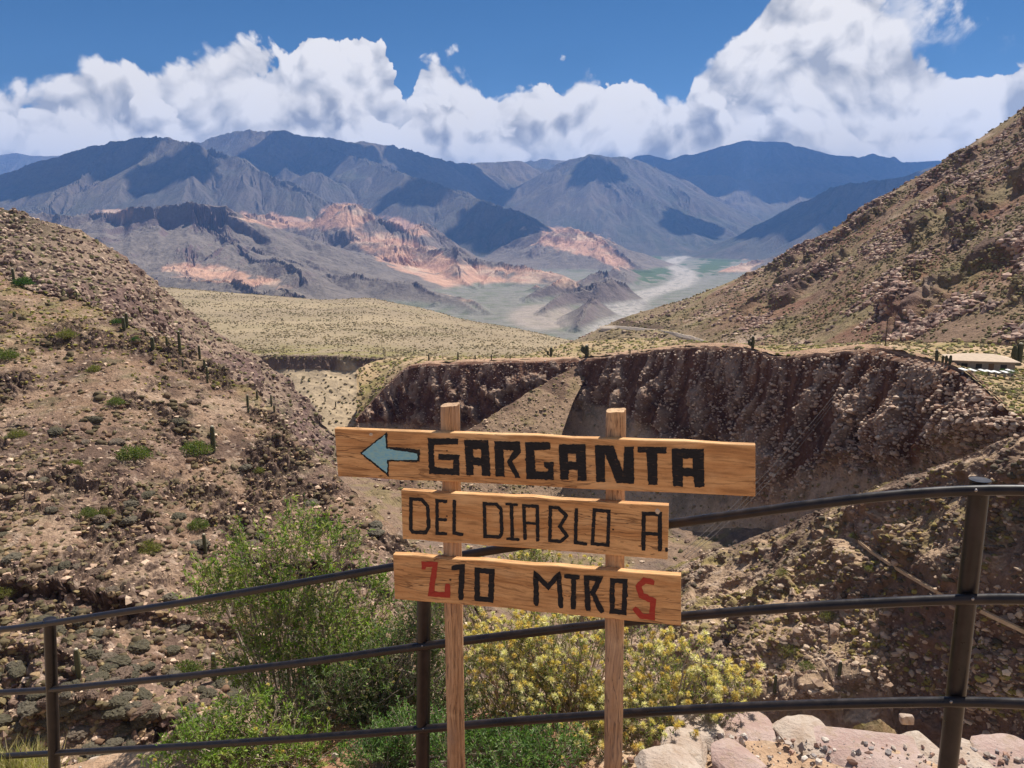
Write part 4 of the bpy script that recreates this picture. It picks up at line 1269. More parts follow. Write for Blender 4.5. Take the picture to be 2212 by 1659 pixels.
def build_sign():
    from mathutils.geometry import tessellate_polygon
    PL = at(978, 1000, 2.92); PR = at(1329, 1000, 2.78)
    e1 = np.array([PR[0] - PL[0], PR[1] - PL[1], 0.0]); e1 /= np.linalg.norm(e1)
    nf = np.array([e1[1], -e1[0], 0.0])            # towards the camera
    if nf[1] > 0: nf = -nf
    rot = math.atan2(e1[1], e1[0])
    org = np.array([*(0.5 * (PL + PR))[:2], 0.0])
    org[2] = float(z_near(org[0], org[1]))
    root = empty('wooden_sign', org, 'wooden trail sign of three painted boards nailed to two round posts', 'sign')
    root.rotation_euler = (0, 0, rot)
    def loc(P):
        d = np.asarray(P, float) - org
        return np.stack([d @ e1, d @ (-nf), d[..., 2]], -1)       # local: x along the boards, y away from the camera, z up
    TH = 0.030; RP = 0.0365
    def on_front(px, py):
        u, y, z = ray(px, py)
        D = np.stack(np.broadcast_arrays(u, y, z), -1)
        p0 = PL + nf * (RP + TH - 0.004)
        s = (p0 @ nf) / (D @ nf)
        return loc(D * s[..., None])
    wb = wood('board_pine', (0.74, 0.43, 0.185), (0.52, 0.25, 0.088), (0.10, 0.045, 0.02))
    wp = wood('post_pine', (0.60, 0.37, 0.20), (0.42, 0.235, 0.115), (0.06, 0.032, 0.02), along='Z', grey=0.25)
    black = paint('black_paint', (0.010, 0.011, 0.014), (0.020, 0.021, 0.025))
    red = paint('red_paint', (0.36, 0.038, 0.026), (0.42, 0.06, 0.035))
    blue = paint('blue_paint', (0.30, 0.52, 0.52), (0.17, 0.44, 0.60))
    rust, t, b = material('rusty_nail'); b.inputs['Base Color'].default_value = (0.10, 0.055, 0.035, 1); b.inputs['Metallic'].default_value = 0.6; b.inputs['Roughness'].default_value = 0.5
    pale, t, b = material('bare_chip'); 
    t.put(b.inputs['Base Color'], t.mix(t.noise(t.n('ShaderNodeTexCoord').outputs['Object'], 120.0, 4.0), (0.35, 0.24, 0.14), (0.75, 0.66, 0.52)))
    rng = np.random.default_rng(4)
    # posts
    for (tp, bt, Y, h) in (((973, 874), (986.5, 1659), 2.92, 0.0), ((1331, 886), (1325, 1659), 2.78, 0.0)):
        a = loc(at(tp[0], tp[1], Y)); q = loc(at(bt[0], bt[1], Y))
        d = (q - a) / (q[2] - a[2])
        zz = np.linspace(a[2], -0.35, 60)
        path = a[None] + d[None] * (zz - a[2])[:, None]
        seg = 40
        ang = np.linspace(0, 2 * np.pi, seg, endpoint=False)
        rr = RP * (1 + 0.05 * np.sin(ang * 2 + rng.uniform(0, 6)) + 0.03 * np.sin(ang * 5 + rng.uniform(0, 6)))
        # weather checks: narrow grooves down the post
        for k in range(7):
            c0 = rng.uniform(0, 2 * np.pi)
            rr = rr - 0.0045 * np.exp(-(((ang - c0 + np.pi) % (2 * np.pi) - np.pi) / 0.09) ** 2)
        V = []
        for i, p in enumerate(path):
            tw = 0.15 * math.sin(i * 0.21)
            R_ = rr * (1 + 0.015 * math.sin(i * 0.7)) * (0.985 if i == 0 else 1.0)
            V.append(np.stack([p[0] + R_ * np.cos(ang + tw), p[1] + R_ * np.sin(ang + tw), np.full(seg, p[2]) + (0.004 * np.sin(ang + 1.2) + 0.002 * np.sin(3 * ang) if i == 0 else 0)], -1))
        V = np.array(V).reshape(-1, 3)
        n = len(path)
        i = np.arange(n - 1)[:, None] * seg + np.arange(seg)[None]; j = np.arange(n - 1)[:, None] * seg + (np.arange(seg)[None] + 1) % seg
        fq = np.stack([i, i + seg, j + seg, j], -1).reshape(-1, 4)
        V = np.concatenate([V, path[:1] + np.array([0, 0, -0.002])])
        k = np.arange(seg)
        ft = np.stack([np.full(seg, len(V) - 1), k, (k + 1) % seg], -1)
        o = mesh_obj('post', V, [fq, ft], wp, root, True)
        md = o.modifiers.new('edge', 'EDGE_SPLIT'); md.split_angle = R(40)
    # boards
    Z4 = lambda p: (713.2 + p[0] * .22321, 850.35 + p[1] * .22321)
    Z5 = lambda p: (1152.1 + p[0] * .22321, 850.35 + p[1] * .22321)
    Z6 = lambda p: (822.9 + p[0] * .32242, 1086.3 + p[1] * .32242)
    boards = [
        [(722, 925.5), (1632, 959.7), (1632, 1073.6), (730, 1029)],
        [(866, 1059), (1444.5, 1092.5), (1442, 1209), (869.5, 1164)],
        [(848.7, 1197.5), (1471, 1244), (1471, 1350.7), (852.6, 1292.6)],
    ]
    import bmesh
    bobs = []
    for bi, cs in enumerate(boards):
        Pf = np.array([on_front(*c) for c in cs])
        nu, nv = 60, 8
        uu, vv = np.meshgrid(np.linspace(0, 1, nu), np.linspace(0, 1, nv))
        top = Pf[0][None, None] * (1 - uu[..., None]) + Pf[1][None, None] * uu[..., None]
        bot = Pf[3][None, None] * (1 - uu[..., None]) + Pf[2][None, None] * uu[..., None]
        S = top * (1 - vv[..., None]) + bot * vv[..., None]
        yf = Pf[0][1]
        # saw-cut edges wander by a millimetre or two
        w = 0.0016 * np.interp(np.arange(nu), np.arange(0, nu, 5), rng.normal(0, 1, len(np.arange(0, nu, 5))))
        w2 = 0.0016 * np.interp(np.arange(nu), np.arange(0, nu, 5), rng.normal(0, 1, len(np.arange(0, nu, 5))))
        S[0, :, 2] += w; S[-1, :, 2] += w2
        bev = 0.0025
        Fr = S.copy(); Fr[..., 1] = yf
        Bk = S.copy(); Bk[..., 1] = yf + TH
        # bevel the rim of the front face
        rim_in = Fr.copy()
        rim_in[0, :, 2] -= bev; rim_in[-1, :, 2] += bev; rim_in[:, 0, 0] += bev; rim_in[:, -1, 0] -= bev
        Md = Fr.copy(); Md[..., 1] = yf + bev
        n = nu * nv
        V = np.concatenate([rim_in.reshape(-1, 3), Md.reshape(-1, 3), Bk.reshape(-1, 3)])
        gf = grid_faces(nv, nu)
        def loop():
            r = [(0, j) for j in range(nu)] + [(i, nu - 1) for i in range(1, nv)] + [(nv - 1, j) for j in range(nu - 2, -1, -1)] + [(i, 0) for i in range(nv - 2, 0, -1)]
            return np.array([i * nu + j for i, j in r])
        L = loop(); L2 = np.roll(L, -1)
        f = [gf[:, ::-1], gf + 2 * n, np.stack([L, L2, L2 + n, L + n], -1), np.stack([L + n, L2 + n, L2 + 2 * n, L + 2 * n], -1)]
        o = mesh_obj('board', V, np.concatenate(f), wb, root, False)
        o['label'] = ['topmost and longest board, lettered GARGANTA beside a blue arrow', 'shorter middle board lettered DEL DIABLO A in thin black strokes', 'lowest board lettered 210 MTROS in black and red'][bi]
        bobs.append((o, yf))

    def lift(P, h, bi):
        P = np.asarray(P, float).copy(); P[:, 1] = bobs[bi][1] - h
        return P
    def poly(bi, zf, outer, holes, mat, name, h=0.0012, rough=2.4):
        loops = [outer] + holes
        pts3 = []
        for lp in loops:
            fine = []
            m = len(lp)
            for i in range(m):
                a = np.array(lp[i], float); c = np.array(lp[(i + 1) % m], float)
                k = max(2, int(np.hypot(*(c - a)) / 14))
                for s in range(k):
                    q = a + (c - a) * s / k
                    fine.append(q + rng.normal(0, rough, 2) * (1 if s else 1.5))
            P = lift(np.array([on_front(*zf(q)) for q in fine]), h, bi)
            pts3.append([Vector(p) for p in P])
        flat = [p for lp in pts3 for p in lp]
        tr = tessellate_polygon(pts3)
        g = np.array([[a, c, d] for a, c, d in tr])
        return np.array([p[:] for p in flat]), g
    def stroke(bi, zf, pts, wd, closed=False, h=0.0012):
        P = [np.array(p, float) for p in pts]
        fine = []
        m = len(P)
        for i in range(m if closed else m - 1):
            a, c = P[i], P[(i + 1) % m]
            k = max(2, int(np.hypot(*(c - a)) / 16))
            for s in range(k): fine.append((a + (c - a) * s / k, s == 0))
        if not closed: fine.append((P[-1], True))
        Q = np.array([f[0] for f in fine]); n = len(Q)
        lft, rgt = [], []
        for i in range(n):
            if closed:
                a, c = Q[i - 1], Q[(i + 1) % n]
            else:
                a, c = Q[max(i - 1, 0)], Q[min(i + 1, n - 1)]
            d1 = Q[i] - a; d2 = c - Q[i]
            d1 = d1 / (np.hypot(*d1) + 1e-9) if np.hypot(*d1) > 1e-6 else d2 / np.hypot(*d2)
            d2 = d2 / (np.hypot(*d2) + 1e-9) if np.hypot(*d2) > 1e-6 else d1
            tt = d1 + d2; tt /= np.hypot(*tt) + 1e-9
            nn = np.array([-tt[1], tt[0]])
            mit = 1.0 / max(0.55, abs(nn @ np.array([-d1[1], d1[0]])))
            e = 1.0
            if not closed and i in (0, n - 1): e = 0.72
            lft.append(Q[i] + nn * (wd / 2 * mit * e + rng.normal(0, 1.9)))
            rgt.append(Q[i] - nn * (wd / 2 * mit * e + rng.normal(0, 1.9)))
        pts2 = lft + rgt
        V = lift(np.array([on_front(*zf(q)) for q in pts2]), h, bi)
        r = range(n if closed else n - 1)
        f = np.array([[i, (i + 1) % n, n + (i + 1) % n, n + i] for i in r])
        return V, f

    def lettering(bi, items, mat, name='lettering'):
        g = Geo()
        for k, (V, f) in enumerate(items):
            V = V.copy(); V[:, 1] -= 0.00012 * (k % 6)
            g.add(V, f)
        o = g.obj(name, mat)
        o.parent = bobs[bi][0]
        return o
    p = lambda zf, outer, *holes: poly(0, zf, outer, list(holes), None, '')
    L1 = [
        p(Z4, [(945, 432), (1240, 432), (1240, 490), (1003, 497), (1012, 712), (1190, 725), (1190, 645), (1042, 640), (1050, 583), (1250, 590), (1252, 790), (960, 775)]),
        p(Z4, [(1298, 445), (1533, 450), (1553, 798), (1470, 795), (1465, 697), (1388, 690), (1390, 790), (1320, 795)], [(1385, 535), (1462, 537), (1465, 622), (1392, 615)]),
        p(Z4, [(1590, 460), (1838, 463), (1847, 570), (1765, 658), (1845, 815), (1795, 812), (1710, 660), (1775, 550), (1680, 545), (1690, 800), (1600, 803)]),
        p(Z4, [(1888, 470), (2125, 468), (2135, 490), (2130, 540), (1978, 545), (1988, 752), (2110, 752), (2110, 728), (2068, 715), (2075, 660), (2165, 660), (2165, 835), (1900, 825)]),
        p(Z5, [(245, 490), (505, 490), (515, 845), (430, 840), (428, 735), (345, 735), (340, 835), (262, 830)], [(335, 580), (415, 582), (415, 662), (338, 655)]),
        p(Z5, [(595, 498), (775, 503), (868, 752), (880, 512), (970, 515), (977, 870), (805, 865), (692, 572), (695, 853), (610, 855)]),
        p(Z5, [(1005, 512), (1290, 518), (1288, 580), (1200, 580), (1203, 882), (1112, 882), (1095, 575), (1010, 568)]),
        p(Z5, [(1337, 530), (1650, 538), (1655, 905), (1560, 905), (1550, 800), (1447, 800), (1445, 900), (1352, 895)], [(1447, 628), (1543, 628), (1543, 720), (1447, 718)]),
    ]
    lettering(0, L1, black)
    ar = poly(0, Z4, [(288, 575), (552, 368), (556, 515), (870, 540), (865, 662), (568, 655), (568, 802)], [], None, '')
    o = lettering(0, [ar], black, 'arrow')
    V, f = poly(0, Z4, [(312, 575), (532, 398), (545, 530), (700, 556), (745, 560), (848, 580), (846, 640), (556, 640), (552, 765)], [], None, '', h=0.0020, rough=2.2)
    a2 = mesh_obj('arrow', V, f, blue, bobs[0][0]); a2['label'] = 'blue arrow pointing left inside a black outline'
    o.name = 'arrow_outline'
    s = lambda zf, pts, w=33, cl=False: stroke(1, zf, pts, w, cl)
    L2 = [
        s(Z4, [(783, 1018), (885, 1022), (945, 1090), (955, 1290), (925, 1345), (800, 1338), (781, 1310)], 35, True),
        s(Z4, [(1135, 1040), (1035, 1035), (1035, 1350), (1133, 1355)]), s(Z4, [(1040, 1218), (1132, 1220)], 30),
        s(Z4, [(1202, 1025), (1200, 1348), (1290, 1365)]),
        s(Z4, [(1493, 1063), (1610, 1070), (1655, 1120), (1662, 1350), (1640, 1385), (1500, 1378)], 33, True),
        s(Z4, [(1697, 1068), (1818, 1075)], 27), s(Z4, [(1755, 1075), (1764, 1395)], 36), s(Z4, [(1705, 1402), (1835, 1412)], 28),
        s(Z4, [(1887, 1415), (1875, 1085), (2005, 1090), (2010, 1430)], 34), s(Z4, [(1885, 1250), (2005, 1258)], 27),
        s(Z5, [(165, 1098), (245, 1105), (320, 1180), (258, 1285), (325, 1375), (265, 1430), (160, 1420)], 34, True),
        s(Z5, [(418, 1108), (408, 1440), (522, 1455)], 34),
        s(Z5, [(590, 1125), (732, 1138), (722, 1465), (572, 1450)], 34, True),
        s(Z5, [(1065, 1518), (1068, 1160), (1225, 1165), (1225, 1525)], 40), s(Z5, [(1075, 1350), (1225, 1360)], 34),
        s(Z5, [(1276, 1512), (1304, 1507)], 48),
    ]
    lettering(1, L2, black)
    s = lambda zf, pts, w=34, cl=False: stroke(2, zf, pts, w, cl)
    L3 = [
        s(Z6, [(473, 436), (545, 428), (535, 650)], 36),
        s(Z6, [(645, 450), (745, 458), (735, 650), (645, 640)], 36, True),
        s(Z6, [(1042, 690), (1037, 478), (1122, 562), (1192, 478), (1207, 705)], 34),
        s(Z6, [(1228, 490), (1332, 497)], 32), s(Z6, [(1292, 500), (1288, 712)], 34),
        s(Z6, [(1388, 722), (1378, 503), (1468, 505), (1418, 600), (1485, 735)], 35),
        s(Z6, [(1550, 520), (1637, 525), (1630, 735), (1548, 725)], 34, True),
    ]
    lettering(2, L3, black)
    L4 = [s(Z6, [(285, 446), (287, 408), (364, 412), (335, 608), (446, 617), (446, 540)], 36),
          s(Z6, [(1832, 534), (1765, 520), (1726, 560), (1745, 618), (1825, 655), (1816, 764), (1745, 758), (1697, 700)], 38)]
    o = lettering(2, L4, red); o['label'] = 'red figure 2 and red letter S'
    # nails and chips
    for bi, zf, q, r in ((0, Z4, (1130, 553), .0034), (1, Z4, (1130, 1185), .0034), (0, Z5, (795, 638), .0034), (1, Z5, (772, 1315), .0038), (2, Z6, (465, 515), .0042), (2, Z6, (1548, 605), .0038)):
        P = lift(np.array([on_front(*zf(q))]), 0.001, bi)[0]
        v, f = ICO2
        mesh_obj('nail', v * np.array([r, r * 0.5, r]) + P, f, rust, bobs[bi][0], True)
    for bi, zf, q, sz in ((0, Z4, (395, 395), (.0075, .006)), (1, Z5, (1203, 1140), (.0095, .0105))):
        P = lift(np.array([on_front(*zf(q))]), 0.0, bi)[0]
        v, f = ICO3
        w = v * np.array([sz[0], 0.0035, sz[1]])
        w = w + 0.0022 * fbm(v * 1.0, 0.5, 3, seed=7 + bi)[:, None] * v
        mesh_obj('chip', w + P, f, pale, bobs[bi][0])


build_sign()

# ------------------------------------------------------------------ railing
def build_railing():
    m, t, b = material('railing_paint')
    co = t.n('ShaderNodeTexCoord').outputs['Object']
    n = t.noise(co, 14.0, 6.0, 0.65); n2 = t.noise(co, 130.0, 4.0, 0.7)
    c = t.mix(t.mr(n, 0.4, 0.7), (0.014, 0.011, 0.011), (0.030, 0.021, 0.019))
    c = t.mix(t.m('MULTIPLY', t.mr(n2, 0.66, 0.74), 0.5), c, (0.10, 0.08, 0.07))
    t.put(b.inputs['Base Color'], c)
    t.put(b.inputs['Roughness'], t.mr(n, 0.3, 0.7, 0.26, 0.42))
    b.inputs['Specular IOR Level'].default_value = 0.35
    bump(t, b, t.noise(co, 60.0, 4.0), 0.12, 0.001)
    steel, t, b = material('bare_steel'); b.inputs['Base Color'].default_value = (0.30, 0.28, 0.27, 1); b.inputs['Metallic'].default_value = 0.8; b.inputs['Roughness'].default_value = 0.45
    posts = [((107, 1338), (118, 1659), 4.22), ((917, 1210), (913, 1659), 3.28), ((2117, 1037), (2047, 1659), 2.58)]
    A = [at(q[0][0], q[0][1], q[2]) for q in posts]
    base = A[1].copy(); base[2] = float(z_near(base[0], base[1]))
    root = empty('railing', base, 'dark brown metal railing of three pipe rails on round posts behind the sign', 'railing')
    rp = 0.0325
    A.insert(0, A[0] + (A[0] - A[1]) * 0.9 + np.array([0, -0.10, 0]))
    A.append(A[-1] + np.array([1.7, -1.05, 0.02]))
    A = np.array(A)
    for q in posts + [None]:
        if q is None:                      # the next post, to the right of the picture
            a = A[-1]; d = np.array([0, 0, 1.0])
        else:
            a = at(q[0][0], q[0][1], q[2]); e_ = at(q[1][0], q[1][1], q[2])
            d = (e_ - a) / (e_[2] - a[2])
        zb = float(z_near(a[0], a[1])) - 0.15
        path = a[None] + d[None] * (np.linspace(a[2], zb, 14) - a[2])[:, None]
        V, f = tube(path - base, rp, 24)
        o = mesh_obj('post', V, f, m, root, True); o.modifiers.new('edge', 'EDGE_SPLIT').split_angle = R(50)
        V, f = tube(np.array([a + d * 0.002, a + d * -0.003, a + d * -0.006]) - base, [rp * 1.06, rp * 1.06, rp * 0.98], 24)
        c = mesh_obj('cap', V, f, m, o, False)
    rails = [
        [(-200, 1375), (0, 1361), (107, 1347), (400, 1301), (660, 1257), (915, 1213), (1130, 1178), (1446, 1132), (1800, 1083), (2000, 1062), (2117, 1057), (2212, 1057), (2400, 1064)],
        [(-200, 1505), (0, 1496), (110, 1490), (400, 1461), (660, 1431), (915, 1395), (1300, 1348), (1480, 1331), (1700, 1312), (2080, 1293), (2212, 1292), (2400, 1298)],
        [(-200, 1643), (0, 1634), (112, 1627), (400, 1612), (690, 1592), (915, 1575), (1100, 1558), (1350, 1541), (1500, 1532), (1700, 1523), (2065, 1514), (2212, 1519), (2400, 1530)],
    ]
    for rl in rails:
        pts = []
        for px, py in rl:
            D = np.array(ray(px, py))
            # on the bent vertical surface through the posts, a little to the camera's side of it
            best = None
            for i in range(len(A) - 1):
                a, c = A[i, :2], A[i + 1, :2]
                e = c - a
                M_ = np.array([[D[0], -e[0]], [D[1], -e[1]]])
                s, k = np.linalg.solve(M_, a)
                if s > 0 and -0.02 <= k <= 1.02:
                    best = s; break
            if best is None: continue
            pts.append(D * (best - 0.043 / np.linalg.norm(D)))
        P = np.array(pts)
        P = np.vstack([P, [A[-1][0] + 0.12, A[-1][1] - 0.11, P[-1][2] + 0.01]])
        # smooth curve through them
        from numpy import interp
        L = np.r_[0, np.cumsum(np.linalg.norm(np.diff(P, axis=0), axis=1))]
        s = np.linspace(0, L[-1], 160)
        C = np.stack([interp(s, L, P[:, k]) for k in range(3)], -1)
        ker = np.hanning(15); ker /= ker.sum()
        C = np.stack([np.convolve(np.pad(C[:, k], 7, mode='reflect', reflect_type='odd'), ker, 'valid') for k in range(3)], -1)
        V, f = tube(C - base, 0.0185, 18)
        o = mesh_obj('rail', V, f, m, root, True)
        for i in (1, 2, 3):
            k = np.argmin(np.linalg.norm(C[:, :2] - A[i, :2], axis=1))
            ctr = C[k] + (EYE - C[k]) / np.linalg.norm(C[k]) * 0.0178
            v, f = ICO2
            mesh_obj('bolt', v * np.array([.006, .004, .006]) + ctr - base, f, steel, o, True)


build_railing()

# ------------------------------------------------------------------ stones of the wall edge
def stone_mat(name, c1, c2, c3):
    m, t, b = material(name)
    co = t.n('ShaderNodeTexCoord').outputs['Object']
    n = t.noise(co, 5.0, 7.0, 0.62); n2 = t.noise(co, 46.0, 5.0, 0.65)
    c = t.mix(t.mr(n, 0.35, 0.65), c1, c2)
    c = t.mix(t.m('MULTIPLY', t.mr(n2, 0.55, 0.72), 0.7), c, c3)
    vv = t.voro(t.vm('ADD', co, (0.3, 0.2, 0.5)), 6.0, 'DISTANCE_TO_EDGE')
    dn = t.noise(t.vm('ADD', co, (1.3, 4.2, 0.5)), 9.0, 6.0, 0.65)
    c = t.mix(t.m('MULTIPLY', t.mr(dn, 0.50, 0.66), 0.8), c, (0.33, 0.235, 0.165))
    c = t.mix(t.m('MULTIPLY', t.mr(t.noise(co, 75.0, 3.0, 0.6), 0.64, 0.72), 0.7), c, (0.12, 0.09, 0.075))
    t.put(b.inputs['Base Color'], c)
    b.inputs['Roughness'].default_value = 0.85
    bump(t, b, t.m('ADD', n, t.m('MULTIPLY', n2, 0.7)), 0.9, 0.02)
    return m


def rock_mesh(seed, dims, box=5.0, rough=0.14):
    v, f = ico(4)
    d = np.abs(v) ** box
    r = 1.0 / (d.sum(1) ** (1.0 / box))
    w = v * r[:, None]
    n = 0.75 * fbm(v, 0.9, 3, seed=seed) + 0.35 * fbm(v, 0.35, 3, seed=seed + 1)
    # chop by planes for broken faces
    rg = np.random.default_rng(seed)
    w = w * (1 + rough * n)[:, None]
    for k in range(9):
        q = rg.normal(0, 1, 3); q /= np.linalg.norm(q)
        lim = rg.uniform(0.78, 1.10)
        ex = np.clip(w @ q - lim, 0, None)
        w = w - ex[:, None] * q * 0.9
    w = w + v * (0.025 * fbm(v, 0.16, 3, seed=seed + 2))[:, None]
    return w * np.asarray(dims), f


def build_stones():
    pink = stone_mat('pink_stone', (0.35, 0.235, 0.20), (0.43, 0.32, 0.275), (0.48, 0.40, 0.345))
    cream = stone_mat('cream_stone', (0.40, 0.305, 0.24), (0.48, 0.395, 0.32), (0.35, 0.25, 0.195))
    G = 'stones edging the path'
    #  px, py, Y, half sizes, rotation, material, label
    L = [(1515, 1568, 3.56, (.105, .12, .075), 0.1, cream, 'pale stone block at the foot of the flowering shrub'),
         (1610, 1572, 3.54, (.115, .12, .06), -0.1, pink, 'flat pink stone beside the pale block on the path edge'),
         (1672, 1592, 3.50, (.06, .10, .055), 0.4, pink, 'small pink stone wedged into the path edge'),
         (1745, 1588, 3.46, (.11, .11, .065), 0.2, cream, 'cream stone behind the long pink slab'),
         (1875, 1618, 3.36, (.235, .13, .085), -0.16, pink, 'long pink slab with a broken face on the path edge'),
         (2006, 1630, 3.30, (.085, .12, .075), 0.1, cream, 'cream stone just left of the railing post'),
         (2100, 1634, 3.28, (.10, .12, .07), -0.2, cream, 'cream stone right behind the railing post'),
         (2195, 1645, 3.24, (.13, .13, .07), 0.15, pink, 'pinkish stone at the end of the path edge'),
         (1592, 1640, 3.22, (.095, .09, .075), 0.5, pink, 'rounded pink boulder low in front of the edge stones'),
         (1478, 1610, 3.34, (.09, .09, .06), -0.3, cream, 'white stone under the flowering shrub twigs'),
         (1445, 1650, 3.14, (.11, .09, .06), 0.3, cream, 'white stone lying lowest under the flowering shrub')]
    for i, (px, py, Y, dm, rz, mt, lb) in enumerate(L):
        v, f = rock_mesh(300 + 7 * i, np.array(dm) * np.array([1.22, 1.5, 0.62]))
        o = mesh_obj('stone', v, f, mt, None, False)
        o.location = at(px, py, Y) + np.array([0, 0, -0.025])
        o.rotation_euler = (0.05 * math.sin(i), 0.06 * math.cos(2 * i), rz)
        tag(o, lb, 'stone', G)
    # pale stones by the left end of the railing
    L = [(300, 1650, 4.40, (.13, .10, .05), 'pale flat stone under the lowest rail'), (390, 1655, 4.25, (.10, .09, .05), 'pale stone among the green sprigs by the rail'),
         (470, 1648, 4.2, (.06, .06, .05), 'small whitish stone between the green sprigs'), (215, 1662, 4.5, (.11, .09, .04), 'pale stone nearest the outer railing post')]
    for i, (px, py, Y, dm, lb) in enumerate(L):
        v, f = rock_mesh(500 + 7 * i, dm)
        o = mesh_obj('stone', v, f, cream, None, False)
        o.location = at(px, py, Y)
        o.rotation_euler = (0, 0, i)
        tag(o, lb, 'stone', 'pale stones by the outer railing post')
    # loose gravel
    m, t, b = material('gravel_stone')
    t.put(b.inputs['Base Color'], t.n('ShaderNodeVertexColor', layer_name='Col').outputs[0])
    g = Geo(); rg = np.random.default_rng(77)
    v0, f0 = ICO1
    for k in range(2600):
        x = rg.uniform(0.35, 2.6); y = rg.uniform(2.4, 3.5)
        if rg.random() < 0.25: x = rg.uniform(-2.8, 0.4); y = rg.uniform(3.3, 4.9)
        r = 0.004 + 0.014 * rg.random() ** 3
        v = v0 * (1 + 0.3 * rg.normal(0, 1, (len(v0), 1))) * r * rg.uniform(0.6, 1.3, 3)
        a = rg.uniform(0, 6.28); c_, s_ = math.cos(a), math.sin(a)
        v = v @ np.array([[c_, -s_, 0], [s_, c_, 0], [0, 0, 1]])
        col = np.array([(0.42, 0.34, 0.28), (0.30, 0.26, 0.24), (0.52, 0.45, 0.38), (0.36, 0.22, 0.16)][rg.integers(4)]) * rg.uniform(0.8, 1.2)
        gz = float(z_near(x, y))
        g.add(v + np.array([x, y, gz + 0.015]), f0, col)
    o = g.obj('gravel', m); tag(o, 'loose gravel on the path behind the railing', kind='stuff')


build_stones()

# ------------------------------------------------------------------ shrubs
def leaf_mat(name, c1, c2, trans=0.25):
    m = bpy.data.materials.new(name); m.use_nodes = True
    t = NT(m.node_tree)
    c = t.n('ShaderNodeVertexColor', layer_name='Col').outputs[0]
    b = t.n('ShaderNodeBsdfPrincipled', ins={'Base Color': c})
    b.inputs['Roughness'].default_value = 0.5
    b.inputs['Specular IOR Level'].default_value = 0.3
    tr = t.n('ShaderNodeBsdfTranslucent')
    t.put(tr.inputs['Color'], t.mix(1.0, c, (1.0, 1.25, 0.5), 'MULTIPLY'))
    mx = t.n('ShaderNodeMixShader'); mx.inputs[0].default_value = trans
    t.nt.links.new(b.outputs[0], mx.inputs[1]); t.nt.links.new(tr.outputs[0], mx.inputs[2])
    t.nt.links.new(mx.outputs[0], t.n('ShaderNodeOutputMaterial').inputs['Surface'])
    return m


LEAF = leaf_mat('leaf', None, None, 0.42)
TWIG, _t, _b = material('twig')
_t.put(_b.inputs['Base Color'], _t.mix(_t.noise(_t.n('ShaderNodeTexCoord').outputs['Object'], 30.0, 4.0), (0.20, 0.15, 0.11), (0.46, 0.37, 0.29)))
FLOWER = leaf_mat('flower', None, None, 0.25)


def leaves(C, D, ln, wd, rng, cols):
    """lance-shaped leaves: centres of attachment C, directions D"""
    n = len(C)
    D = D / (np.linalg.norm(D, axis=1)[:, None] + 1e-9)
    q = rng.normal(0, 1, (n, 3)); q[:, 2] += 0.3
    S = np.cross(D, q); S /= np.linalg.norm(S, axis=1)[:, None] + 1e-9
    U = np.cross(S, D)
    ln = np.broadcast_to(ln, (n,))[:, None]; wd = np.broadcast_to(wd, (n,))[:, None]
    a = C; b = C + D * ln * 0.45 + S * wd * 0.5 + U * ln * 0.06; c = C + D * ln + U * ln * (-0.04); d = C + D * ln * 0.45 - S * wd * 0.5 + U * ln * 0.06
    V = np.stack([a, b, c, d], 1).reshape(-1, 3)
    i = np.arange(n) * 4
    f = np.stack([i, i + 1, i + 2, i + 3], -1)
    return V, f, np.repeat(cols, 4, 0)


